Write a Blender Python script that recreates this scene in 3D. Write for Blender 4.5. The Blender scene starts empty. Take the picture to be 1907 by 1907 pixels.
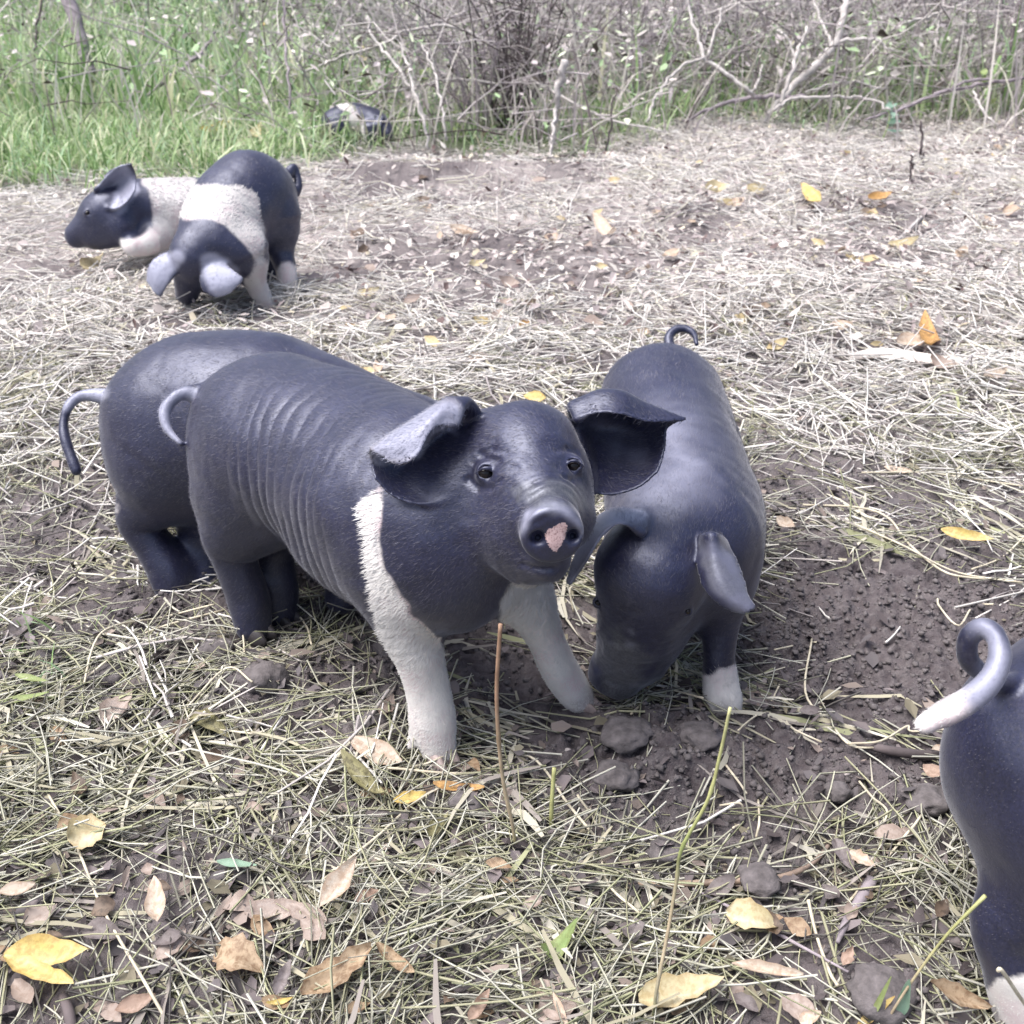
import bpy, math, random, time
import numpy as np
from mathutils import Vector

T0 = time.time()
rng = np.random.default_rng(7)
random.seed(7)
SC = bpy.context.scene
COL = SC.collection

# ------------------------------------------------------------------ camera, sky, sun, exposure
CH, PITCH, FPX, CPX = 0.80, math.radians(28.7), 2000.0, 953.5
cam_d = bpy.data.cameras.new('camera')
cam = bpy.data.objects.new('camera', cam_d)
COL.objects.link(cam)
cam.location = (0, 0, CH)
cam.rotation_euler = (math.radians(90) - PITCH, 0, 0)
cam_d.sensor_width = 36
cam_d.lens = 36 * FPX / 1907
cam_d.clip_start, cam_d.clip_end = 0.02, 400
cam_d.dof.use_dof = True
cam_d.dof.focus_distance = 1.08
cam_d.dof.aperture_fstop = 13
SC.camera = cam

SUN_DIR = Vector((-0.37, -0.05, 0.92)).normalized()       # towards the sun
world = bpy.data.worlds.new('World')
SC.world = world
world.use_nodes = True
wn = world.node_tree.nodes
sky = wn.new('ShaderNodeTexSky')
sky.sky_type = 'NISHITA'
sky.sun_disc = False
sky.sun_elevation = math.asin(SUN_DIR.z)
sky.sun_rotation = math.atan2(SUN_DIR.x, SUN_DIR.y)
sky.dust_density = 6.0
sky.ozone_density = 0.4
sky.air_density = 1.0
world.node_tree.links.new(sky.outputs[0], wn['Background'].inputs[0])
wn['Background'].inputs[1].default_value = 0.12
sun_d = bpy.data.lights.new('sun', 'SUN')
sun_d.energy = 3.2
sun_d.angle = math.radians(48)
sun_d.color = (1.0, 0.975, 0.955)
sun = bpy.data.objects.new('sun', sun_d)
sun.rotation_euler = SUN_DIR.to_track_quat('Z', 'Y').to_euler()
COL.objects.link(sun)
SC.view_settings.view_transform = 'Standard'
SC.view_settings.look = 'None'
SC.view_settings.gamma = 1
SC.view_settings.use_curve_mapping = False
SC.view_settings.exposure = 0.72

# ------------------------------------------------------------------ geometry helpers
cs, sn = math.cos(PITCH), math.sin(PITCH)
CAM = np.array([0, 0, CH])
FW, RT, UP = np.array([0, cs, -sn]), np.array([1., 0, 0]), np.array([0, sn, cs])


def P(px, py, d):
    """the place d metres along the lens axis that is seen at (px, py)"""
    return CAM + d * (FW + (px - CPX) / FPX * RT - (py - CPX) / FPX * UP)


def to_px(p):
    q = np.asarray(p) - CAM
    d = q @ FW
    dd = np.where(np.abs(d) < .05, .05, d)
    return CPX + FPX * (q @ RT) / dd, CPX - FPX * (q @ UP) / dd, d


def sstep(a, b, x):
    t = np.clip((x - a) / (b - a), 0, 1)
    return t * t * (3 - 2 * t)


def _hash(ix, iy, iz, seed):
    h = (ix.astype(np.int64) * 374761393 + iy.astype(np.int64) * 668265263 + iz.astype(np.int64) * 2147483647 + seed * 974634777) & 0xffffffff
    h = ((h ^ (h >> 13)) * 1274126177) & 0xffffffff
    h = ((h ^ (h >> 16)) * 2246822519) & 0xffffffff
    return ((h ^ (h >> 15)) & 0xffff) / 65535.0


def vnoise(x, y, z=None, seed=0):
    if z is None:
        z = np.zeros_like(x)
    fx, fy, fz = np.floor(x), np.floor(y), np.floor(z)
    tx, ty, tz = x - fx, y - fy, z - fz
    tx, ty, tz = tx * tx * (3 - 2 * tx), ty * ty * (3 - 2 * ty), tz * tz * (3 - 2 * tz)
    out = 0
    for a in (0, 1):
        for b in (0, 1):
            for c in (0, 1):
                w = (tx if a else 1 - tx) * (ty if b else 1 - ty) * (tz if c else 1 - tz)
                out = out + w * _hash(fx + a, fy + b, fz + c, seed)
    return out * 2 - 1


def fbm(x, y, z=None, seed=0, oct=3, lac=2.1, gain=.5):
    s, a = 0, 1.
    for o in range(oct):
        s = s + a * vnoise(x, y, z, seed + o * 17)
        x, y = x * lac + 3.1, y * lac + 1.7
        z = None if z is None else z * lac + .9
        a *= gain
    return s


def catmull(pts, n):
    p = np.asarray(pts, float)
    if len(p) < 3:
        t = np.linspace(0, 1, n)[:, None]
        return p[0] * (1 - t) + p[-1] * t
    q = np.vstack([2 * p[0] - p[1], p, 2 * p[-1] - p[-2]])
    t = np.linspace(0, len(p) - 1 - 1e-6, n)
    i = t.astype(int)
    u = (t - i)[:, None]
    a, b, c, d = q[i], q[i + 1], q[i + 2], q[i + 3]
    return .5 * (2 * b + (c - a) * u + (2 * a - 5 * b + 4 * c - d) * u * u + (3 * b - a - 3 * c + d) * u ** 3)


def mesh_obj(name, v, f, mat, parent=None, loc=None, smooth=True, attrs=None):
    """one mesh object from arrays; v is in world space, moved to loc's frame"""
    v = np.asarray(v, np.float32)
    base = np.zeros(3) if loc is None else np.asarray(loc, float)
    me = bpy.data.meshes.new(name)
    fs = f if isinstance(f, list) else [f]
    fs = [np.asarray(q, np.int32) for q in fs if len(q)]
    me.vertices.add(len(v))
    me.vertices.foreach_set('co', (v - base).astype(np.float32).ravel())
    tot = np.concatenate([np.full(len(q), q.shape[1], np.int32) for q in fs])
    idx = np.concatenate([q.ravel() for q in fs])
    me.loops.add(len(idx))
    me.loops.foreach_set('vertex_index', idx)
    me.polygons.add(len(tot))
    me.polygons.foreach_set('loop_start', np.concatenate([[0], np.cumsum(tot)[:-1]]).astype(np.int32))
    me.update(calc_edges=True)
    me.polygons.foreach_set('use_smooth', np.full(len(tot), smooth, bool))
    for k, a in (attrs or {}).items():
        a = np.asarray(a, np.float32)
        if a.ndim == 1:
            at = me.attributes.new(k, 'FLOAT', 'POINT')
            at.data.foreach_set('value', a)
        elif k == 'skin':
            at = me.attributes.new(k, 'FLOAT_VECTOR', 'POINT')
            at.data.foreach_set('vector', a.ravel())
        else:
            at = me.attributes.new(k, 'FLOAT_COLOR', 'POINT')
            at.data.foreach_set('color', np.hstack([a[:, :3], np.ones((len(a), 1), np.float32)]).astype(np.float32).ravel())
    me.materials.append(mat)
    o = bpy.data.objects.new(name, me)
    COL.objects.link(o)
    if parent is not None:
        o.parent = parent
        o.location = base - np.array(parent['base'])
    else:
        o.location = base
    return o


def empty(name, loc):
    o = bpy.data.objects.new(name, None)
    o.empty_display_size = .05
    COL.objects.link(o)
    o.location = loc
    o['base'] = [float(q) for q in loc]
    return o


def tag(o, label=None, cat=None, group=None, kind=None):
    if label: o['label'] = label
    if cat: o['category'] = cat
    if group: o['group'] = group
    if kind: o['kind'] = kind
    return o


def tube(pts, rad, sides=7, cap=True):
    p = np.asarray(pts, float)
    n = len(p)
    r = np.broadcast_to(np.asarray(rad, float), (n,)) if np.ndim(rad) else np.full(n, rad)
    t = np.gradient(p, axis=0)
    t /= np.linalg.norm(t, axis=1)[:, None] + 1e-12
    a = np.array([0, 0, 1.]) if abs(t[0][2]) < .9 else np.array([1., 0, 0])
    u = np.cross(t[0], a); u /= np.linalg.norm(u)
    V = []
    ang = np.linspace(0, 2 * math.pi, sides, endpoint=False)
    for i in range(n):
        u = u - t[i] * (u @ t[i]); u /= np.linalg.norm(u) + 1e-12
        w = np.cross(t[i], u)
        V.append(p[i] + r[i] * (np.cos(ang)[:, None] * u + np.sin(ang)[:, None] * w))
    V = np.vstack(V)
    k = np.arange(sides)
    F = []
    for i in range(n - 1):
        F.append(np.stack([i * sides + k, i * sides + (k + 1) % sides, (i + 1) * sides + (k + 1) % sides, (i + 1) * sides + k], 1))
    F = np.vstack(F)
    T = []
    if cap:
        V = np.vstack([V, p[0], p[-1]])
        a, b = len(V) - 2, len(V) - 1
        T = np.vstack([np.stack([np.full(sides, a), (k + 1) % sides, k], 1),
                       np.stack([np.full(sides, b), (n - 1) * sides + k, (n - 1) * sides + (k + 1) % sides], 1)])
    return V, F, T


class Acc:
    """collects pieces of one mesh"""
    def __init__(s): s.v, s.q, s.t, s.n = [], [], [], 0
    def add(s, v, q, t=()):
        s.v.append(v)
        if len(q): s.q.append(np.asarray(q) + s.n)
        if len(t): s.t.append(np.asarray(t) + s.n)
        s.n += len(v)
    def out(s):
        f = []
        if s.q: f.append(np.vstack(s.q))
        if s.t: f.append(np.vstack(s.t))
        return np.vstack(s.v), f


# ------------------------------------------------------------------ materials
def new_mat(name):
    m = bpy.data.materials.new(name)
    m.use_nodes = True
    return m, m.node_tree.nodes, m.node_tree.links, m.node_tree.nodes['Principled BSDF']


def noise_node(N, L, scale, detail=4, rough=.55, coord='Object', vec=None):
    t = N.new('ShaderNodeTexNoise')
    t.inputs['Scale'].default_value = scale
    t.inputs['Detail'].default_value = detail
    t.inputs['Roughness'].default_value = rough
    if vec is None:
        c = N.new('ShaderNodeTexCoord')
        vec = c.outputs[coord]
    L.new(vec, t.inputs['Vector'])
    return t


def ramp(N, L, src, stops):
    r = N.new('ShaderNodeValToRGB')
    e = r.color_ramp.elements
    while len(e) < len(stops): e.new(.5)
    for q, (p, c) in zip(e, stops):
        q.position = p
        q.color = (*c, 1) if len(c) == 3 else c
    L.new(src, r.inputs[0])
    return r


def mixc(N, L, fac, a, b, mode='MIX'):
    m = N.new('ShaderNodeMix')
    m.data_type = 'RGBA'
    m.blend_type = mode
    for s, val in ((m.inputs[0], fac), (m.inputs[6], a), (m.inputs[7], b)):
        if hasattr(val, 'is_linked'): L.new(val, s)
        elif isinstance(val, (int, float)): s.default_value = val
        else: s.default_value = (*val, 1)
    return m.outputs[2]


def attr(N, name):
    a = N.new('ShaderNodeAttribute')
    a.attribute_name = name
    return a


def bump(N, L, src, strength, dist, bsdf, prev=None):
    b = N.new('ShaderNodeBump')
    b.inputs['Strength'].default_value = strength
    b.inputs['Distance'].default_value = dist
    L.new(src, b.inputs['Height'])
    if prev is not None: L.new(prev, b.inputs['Normal'])
    L.new(b.outputs[0], bsdf.inputs['Normal'])
    return b.outputs[0]


def coat_material():
    m, N, L, B = new_mat('piglet_coat')
    n1 = noise_node(N, L, 22, 5)
    n2 = noise_node(N, L, 420, 3)
    dark = ramp(N, L, n1.outputs[0], [(.3, (.007, .007, .026)), (.7, (.014, .015, .046))]).outputs[0]
    n4 = noise_node(N, L, 520, 2, .6)
    dark = mixc(N, L, 1.0, dark, ramp(N, L, n4.outputs[0], [(.3, (.45, .40, .52)), (.7, (1.6, 1.65, 1.5))]).outputs[0], 'MULTIPLY')
    white = ramp(N, L, n1.outputs[0], [(.33, (.72, .60, .63)), (.58, (.82, .80, .79))]).outputs[0]
    d1, d2 = noise_node(N, L, 7.5, 4, .6), noise_node(N, L, 240, 3, .65)
    dm = N.new('ShaderNodeMath'); dm.operation = 'MULTIPLY'
    L.new(ramp(N, L, d1.outputs[0], [(.46, (.1, .1, .1)), (.68, (1, 1, 1))]).outputs[0], dm.inputs[0])
    L.new(ramp(N, L, d2.outputs[0], [(.48, (0, 0, 0)), (.70, (.34, .34, .34))]).outputs[0], dm.inputs[1])
    dark = mixc(N, L, dm.outputs[0], dark, (.105, .098, .102))
    c = mixc(N, L, attr(N, 'white').outputs['Fac'], dark, white)
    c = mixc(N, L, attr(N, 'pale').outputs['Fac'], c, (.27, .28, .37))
    n5 = noise_node(N, L, 620, 3, .6)
    ad = N.new('ShaderNodeMath'); ad.operation = 'MULTIPLY_ADD'
    L.new(n5.outputs[0], ad.inputs[0]); ad.inputs[1].default_value = .9
    L.new(attr(N, 'pink').outputs['Fac'], ad.inputs[2])
    pk = ramp(N, L, ad.outputs[0], [(.84, (0, 0, 0)), (.94, (1, 1, 1))]).outputs[0]
    pc = ramp(N, L, n5.outputs[0], [(.34, (.30, .17, .16)), (.46, (.62, .43, .42)), (.7, (.70, .54, .53))]).outputs[0]
    c = mixc(N, L, pk, c, pc)
    mud = ramp(N, L, n2.outputs[0], [(.35, (.035, .035, .042)), (.65, (.105, .110, .118))]).outputs[0]
    c = mixc(N, L, attr(N, 'mud').outputs['Fac'], c, mud)
    L.new(c, B.inputs['Base Color'])
    rg = N.new('ShaderNodeMath'); rg.operation = 'MULTIPLY_ADD'
    L.new(n1.outputs[0], rg.inputs[0]); rg.inputs[1].default_value = .22; rg.inputs[2].default_value = .35
    L.new(rg.outputs[0], B.inputs['Roughness'])
    sp = N.new('ShaderNodeMath'); sp.operation = 'MULTIPLY_ADD'
    L.new(attr(N, 'white').outputs['Fac'], sp.inputs[0]); sp.inputs[1].default_value = -.95; sp.inputs[2].default_value = 1.1
    L.new(sp.outputs[0], B.inputs['Specular IOR Level'])
    B.inputs['Specular Tint'].default_value = (.74, .80, 1, 1)
    B.inputs['Sheen Weight'].default_value = .3
    B.inputs['Sheen Roughness'].default_value = .36
    B.inputs['Sheen Tint'].default_value = (.86, .89, 1, 1)
    B.inputs['Subsurface Weight'].default_value = 0
    b1 = bump(N, L, n2.outputs[0], .35, .0007, B)
    bump(N, L, noise_node(N, L, 75, 4, .6).outputs[0], .15, .0008, B, b1)
    return m


def hair_material():
    m, N, L, B = new_mat('piglet_bristle')
    nv = attr(N, 'skin').outputs['Vector']
    L.new(nv, B.inputs['Normal'])
    B.inputs['Specular IOR Level'].default_value = .6
    B.inputs['Specular Tint'].default_value = (.74, .80, 1, 1)
    c = mixc(N, L, attr(N, 'white').outputs['Fac'], (.035, .036, .072), (.80, .79, .78))
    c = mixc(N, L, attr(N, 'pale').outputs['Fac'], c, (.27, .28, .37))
    L.new(c, B.inputs['Base Color'])
    B.inputs['Roughness'].default_value = .42
    return m


def simple_mat(name, c, rough=.6, var=.3, scale=40, bmp=.3, bd=.002, detail=4):
    m, N, L, B = new_mat(name)
    n = noise_node(N, L, scale, detail)
    lo = tuple(max(0, q * (1 - var)) for q in c)
    hi = tuple(min(.9, q * (1 + var)) for q in c)
    r = ramp(N, L, n.outputs[0], [(.3, lo), (.7, hi)])
    L.new(r.outputs[0], B.inputs['Base Color'])
    B.inputs['Roughness'].default_value = rough
    if bmp: bump(N, L, n.outputs[0], bmp, bd, B)
    return m


def attr_mat(name, rough=.6, trans=0., spec=.3, streak=None):
    m, N, L, B = new_mat(name)
    c = attr(N, 'col').outputs['Color']
    if streak:
        n = noise_node(N, L, streak, 3)
        c = mixc(N, L, 1.0, c, ramp(N, L, n.outputs[0], [(.3, (.62, .6, .58)), (.65, (1, 1, 1))]).outputs[0], 'MULTIPLY')
    L.new(c, B.inputs['Base Color'])
    B.inputs['Roughness'].default_value = rough
    B.inputs['Specular IOR Level'].default_value = spec
    if trans:
        t = N.new('ShaderNodeBsdfTranslucent')
        L.new(c, t.inputs[0])
        mx = N.new('ShaderNodeMixShader'); mx.inputs[0].default_value = trans
        L.new(B.outputs[0], mx.inputs[1]); L.new(t.outputs[0], mx.inputs[2])
        L.new(mx.outputs[0], N['Material Output'].inputs[0])
    return m


def leaf_mat(name, c1, c2, spot, spot_amt=.5):
    m, N, L, B = new_mat(name)
    n = noise_node(N, L, 45, 4)
    s = noise_node(N, L, 150, 4, .68)
    base = ramp(N, L, n.outputs[0], [(.3, c1), (.68, c2)]).outputs[0]
    f = ramp(N, L, s.outputs[0], [(.45, (0, 0, 0)), (.62, (min(1, spot_amt * 1.4),) * 3)]).outputs[0]
    c = mixc(N, L, f, base, spot)
    e = attr(N, 'edge').outputs['Fac']
    c = mixc(N, L, e, c, spot)
    L.new(c, B.inputs['Base Color'])
    B.inputs['Roughness'].default_value = .55
    bump(N, L, s.outputs[0], .4, .0015, B)
    t = N.new('ShaderNodeBsdfTranslucent')
    L.new(c, t.inputs[0])
    mx = N.new('ShaderNodeMixShader'); mx.inputs[0].default_value = .3
    L.new(B.outputs[0], mx.inputs[1]); L.new(t.outputs[0], mx.inputs[2])
    L.new(mx.outputs[0], N['Material Output'].inputs[0])
    return m


M = {}
M['coat'] = coat_material()
M['bristle'] = hair_material()
M['eye'], _N, _L, _B = new_mat('eye_wet')
_B.inputs['Base Color'].default_value = (.010, .008, .009, 1)
_B.inputs['Roughness'].default_value = .04
_B.inputs['Specular IOR Level'].default_value = .4
M['hoof_dark'] = simple_mat('dark_hoof_horn', (.055, .05, .055), .5, .35, 60)
M['hoof'] = simple_mat('hoof_horn', (.34, .28, .27), .5, .35, 60)
M['straw'] = attr_mat('dry_straw', .55, .12)
M['litter'] = attr_mat('leaf_shreds', .7, .15)
M['grass'] = attr_mat('green_grass', .5, .35)
M['stalk'] = attr_mat('plant_stalk', .55, 0, .3, 60)
M['wood_pale'] = simple_mat('bleached_wood', (.47, .45, .445), .7, .35, 35, .5, .004)
M['wood_grey'] = simple_mat('grey_bark', (.26, .23, .26), .8, .4, 30, .6, .004)
M['wood_dark'] = simple_mat('dark_bark', (.09, .075, .08), .8, .4, 30, .6, .004)
M['clod'] = simple_mat('dry_soil_clod', (.120, .109, .115), .95, .4, 90, .9, .004, 6)
M['stone'] = simple_mat('pale_pebble', (.48, .44, .44), .7, .2, 80)
LEAF = {
    'yellow': leaf_mat('yellow_leaf', (.74, .58, .17), (.80, .71, .36), (.42, .25, .08), .4),
    'pale': leaf_mat('pale_yellow_leaf', (.68, .60, .36), (.76, .71, .52), (.40, .28, .12), .35),
    'tan': leaf_mat('tan_leaf', (.48, .36, .24), (.62, .50, .36), (.24, .15, .09), .6),
    'cream': leaf_mat('cream_leaf', (.66, .58, .50), (.74, .68, .60), (.38, .24, .15), .4),
    'pink': leaf_mat('pinkish_leaf', (.45, .38, .355), (.58, .51, .465), (.26, .19, .16), .4),
    'red': leaf_mat('reddish_leaf', (.42, .29, .23), (.56, .43, .36), (.22, .14, .10), .4),
    'brown': leaf_mat('brown_leaf', (.20, .15, .12), (.34, .25, .18), (.08, .06, .05), .6),
    'orange': leaf_mat('orange_leaf', (.58, .33, .10), (.70, .46, .20), (.26, .14, .07), .5),
    'green': leaf_mat('green_leaf', (.25, .38, .14), (.42, .52, .25), (.20, .22, .08), .3),
    'olive': leaf_mat('olive_leaf', (.26, .25, .12), (.40, .38, .22), (.10, .09, .05), .6),
    'grey': leaf_mat('grey_leaf', (.22, .195, .205), (.36, .32, .33), (.12, .10, .10), .5),
    'teal': leaf_mat('bluish_leaf', (.20, .38, .30), (.34, .50, .42), (.20, .3, .2), .2),
}

# ------------------------------------------------------------------ the ground
def g0(px, py, h=0.):
    v, u = (py - CPX) / FPX, (px - CPX) / FPX
    d = (CH - h) / (sn + v * cs)
    return CAM + d * (FW + u * RT - v * UP)


_mounds = [(1230, 1400, .10, .06, .026), (490, 1285, .055, .045, .024), (250, 1235, .13, .05, .016), (650, 1330, .07, .04, .012),
           (1645, 1885, .055, .05, .034), (1420, 1665, .04, .03, .014), (880, 1505, .035, .03, .013), (1235, 1600, .03, .025, .014),
           (1010, 1190, .10, .06, -.014), (1725, 1500, .05, .03, .012), (1560, 1600, .10, .05, -.012), (1130, 1500, .05, .03, .010),
           (950, 320, .55, .13, .05), (1650, 560, .45, .16, .05), (700, 330, .3, .12, .03), (1300, 430, .4, .15, -.03),
           (850, 480, .35, .15, -.02), (1750, 1040, .10, .05, .015), (60, 1200, .10, .06, .02), (520, 1600, .12, .08, .012),
           (1010, 1650, .10, .05, .014)]
MOUNDS = [(g0(a, b)[0], g0(a, b)[1], rx, ry, h) for a, b, rx, ry, h in _mounds]
# how much straw / bare soil lies where: ellipses fixed on the ground (centre, radii, density)
_bare = [(1640, 1180, 300, 175, .97), (1330, 1420, 330, 105, .97), (1620, 1430, 180, 110, .85), (960, 1200, 150, 130, .62),
         (460, 1120, 330, 60, .75), (560, 1270, 190, 75, .6), (160, 960, 130, 120, .6), (1450, 1600, 110, 75, .75), (620, 1360, 130, 40, .6),
         (1640, 1850, 110, 75, .85), (1500, 1010, 120, 60, .6), (1830, 1060, 120, 50, .5), (1000, 480, 330, 60, .5), (900, 330, 250, 35, .4), (1650, 940, 290, 90, .55), (1500, 800, 200, 60, .3),
         (1800, 1130, 160, 130, .8), (1290, 1520, 230, 50, .7), (1180, 430, 160, 40, .45), (640, 1060, 200, 120, .8), (300, 620, 120, 25, .3),
         (210, 1210, 140, 40, .5)]
BARE = []
for a, b, rx, ry, k in _bare:
    c = g0(a, b)
    e = g0(a + rx, b)
    n1, n2 = g0(a, b - ry), g0(a, b + ry)
    BARE.append((c[0], c[1], abs(e[0] - c[0]), (abs(n1[1] - c[1]) + abs(n2[1] - c[1])) / 2, k))


def bare_amount(x, y):
    f = np.zeros_like(x)
    wob = .25 * vnoise(x * 9, y * 9, seed=5) + .15 * vnoise(x * 23, y * 23, seed=6)
    for cx, cy, rx, ry, k in BARE:
        r = np.sqrt(((x - cx) / rx) ** 2 + ((y - cy) / ry) ** 2) + wob
        f = np.maximum(f, k * (1 - sstep(.8, 1.25, r)))
    return f


def height(x, y):
    x, y = np.asarray(x, float), np.asarray(y, float)
    h = np.zeros_like(x)
    for cx, cy, rx, ry, a in MOUNDS:
        h += a * np.exp(-((x - cx) / rx) ** 2 - ((y - cy) / ry) ** 2)
    h += .007 * fbm(x * 5, y * 5, seed=1, oct=2) + sstep(2.2, 4, y) * .03 * vnoise(x * 1.3, y * 1.3, seed=2)
    h += sstep(5, 14, y) * .05 * (y - 5) * .4 + sstep(4, 30, np.abs(x)) * .3 * vnoise(x * .1, y * .1, seed=4)
    b = .35 + .65 * bare_amount(x, y)
    near = 1 - sstep(3.0, 6.0, np.hypot(x, y))
    l1 = np.abs(vnoise(x * 26, y * 26, seed=11)); l2 = np.abs(vnoise(x * 58 + 3, y * 58, seed=12)); l3 = vnoise(x * 120, y * 120, seed=13)
    l4 = vnoise(x * 75 + 9, y * 75, seed=15)
    h += near * b * (.013 * (.5 - l1) + .013 * (.5 - l2) + .006 * l3 + .005 * l4)
    return h


def gh(px, py, lift=0.):
    """where the sight line through (px, py) meets the ground"""
    p = g0(px, py)
    for _ in range(6):
        h = float(height(np.array([p[0]]), np.array([p[1]]))[0]) + lift
        p = g0(px, py, h)
    return p


def graded(lo, fine_lo, fine_hi, hi, step, grow=1.13):
    a = list(np.arange(fine_lo, fine_hi, step))
    s, v = step, a[-1]
    while v < hi:
        s *= grow; v += s; a.append(v)
    s, v = step, a[0]
    b = []
    while v > lo:
        s *= grow; v -= s; b.append(v)
    return np.array(b[::-1] + a)


gx = graded(-120, -.72, .72, 120, .0048, 1.06)
gy1 = np.arange(.50, 1.75, .0048)
gy = list(gy1); s, v = .0048, gy1[-1]
while v < 220:
    s = s * 1.035; v += s; gy.append(v)
s, v = .0048, .50; lo = []
while v > -30:
    s *= 1.2; v -= s; lo.append(v)
gy = np.array(lo[::-1] + gy)
X, Y = np.meshgrid(gx, gy)
Z = height(X.ravel(), Y.ravel())
gv = np.stack([X.ravel(), Y.ravel(), Z], 1)
nx, ny = len(gx), len(gy)
ii = (np.arange(ny - 1)[:, None] * nx + np.arange(nx - 1)[None]).ravel()
gf = np.stack([ii, ii + 1, ii + nx + 1, ii + nx], 1)


def green_amount(x, y):
    """how grassy the ground is: the verge behind the yard, reaching nearest on the left"""
    edge = 3.75 + .75 * sstep(-1.2, -.2, x) + .55 * sstep(0, 1., x) + .25 * vnoise(x * 2.2, y * 2.2, seed=21)
    return sstep(-.25, .35, y - edge)


mat_f = 1 - bare_amount(gv[:, 0], gv[:, 1])
mat_f = mat_f * sstep(.9, 3.0, gv[:, 1]) * .75 + .25 * mat_f
mat_f *= np.clip(.55 + .55 * vnoise(gv[:, 0] * 5, gv[:, 1] * 5, seed=31) + .4 * vnoise(gv[:, 0] * 14, gv[:, 1] * 14, seed=32), .12, 1)
grn = green_amount(gv[:, 0], gv[:, 1])
m, N, L, B = new_mat('soil')
n1 = noise_node(N, L, 9, 5); n2 = noise_node(N, L, 90, 6, .65); n3 = noise_node(N, L, 340, 4, .6)
c = ramp(N, L, n2.outputs[0], [(.28, (.044, .035, .042)), (.5, (.084, .074, .082)), (.72, (.155, .144, .150))]).outputs[0]
c = mixc(N, L, ramp(N, L, n1.outputs[0], [(.35, (0, 0, 0)), (.7, (.5, .5, .5))]).outputs[0], c, (.17, .15, .158))
tc = ramp(N, L, n3.outputs[0], [(.33, (.18, .16, .165)), (.5, (.42, .385, .385)), (.68, (.64, .60, .58))]).outputs[0]
c = mixc(N, L, attr(N, 'mat').outputs['Fac'], c, tc)
gc = ramp(N, L, n2.outputs[0], [(.3, (.05, .08, .04)), (.7, (.13, .19, .08))]).outputs[0]
c = mixc(N, L, attr(N, 'green').outputs['Fac'], c, gc)
L.new(c, B.inputs['Base Color'])
B.inputs['Roughness'].default_value = .95
B.inputs['Specular IOR Level'].default_value = .2
b1 = bump(N, L, n2.outputs[0], .8, .006, B)
bump(N, L, n3.outputs[0], .7, .0025, B, b1)
M['soil'] = m
tag(mesh_obj('ground', gv, gf, M['soil'], attrs={'mat': mat_f, 'green': grn}), kind='structure')
print('ground', len(gf), time.time() - T0)


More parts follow.
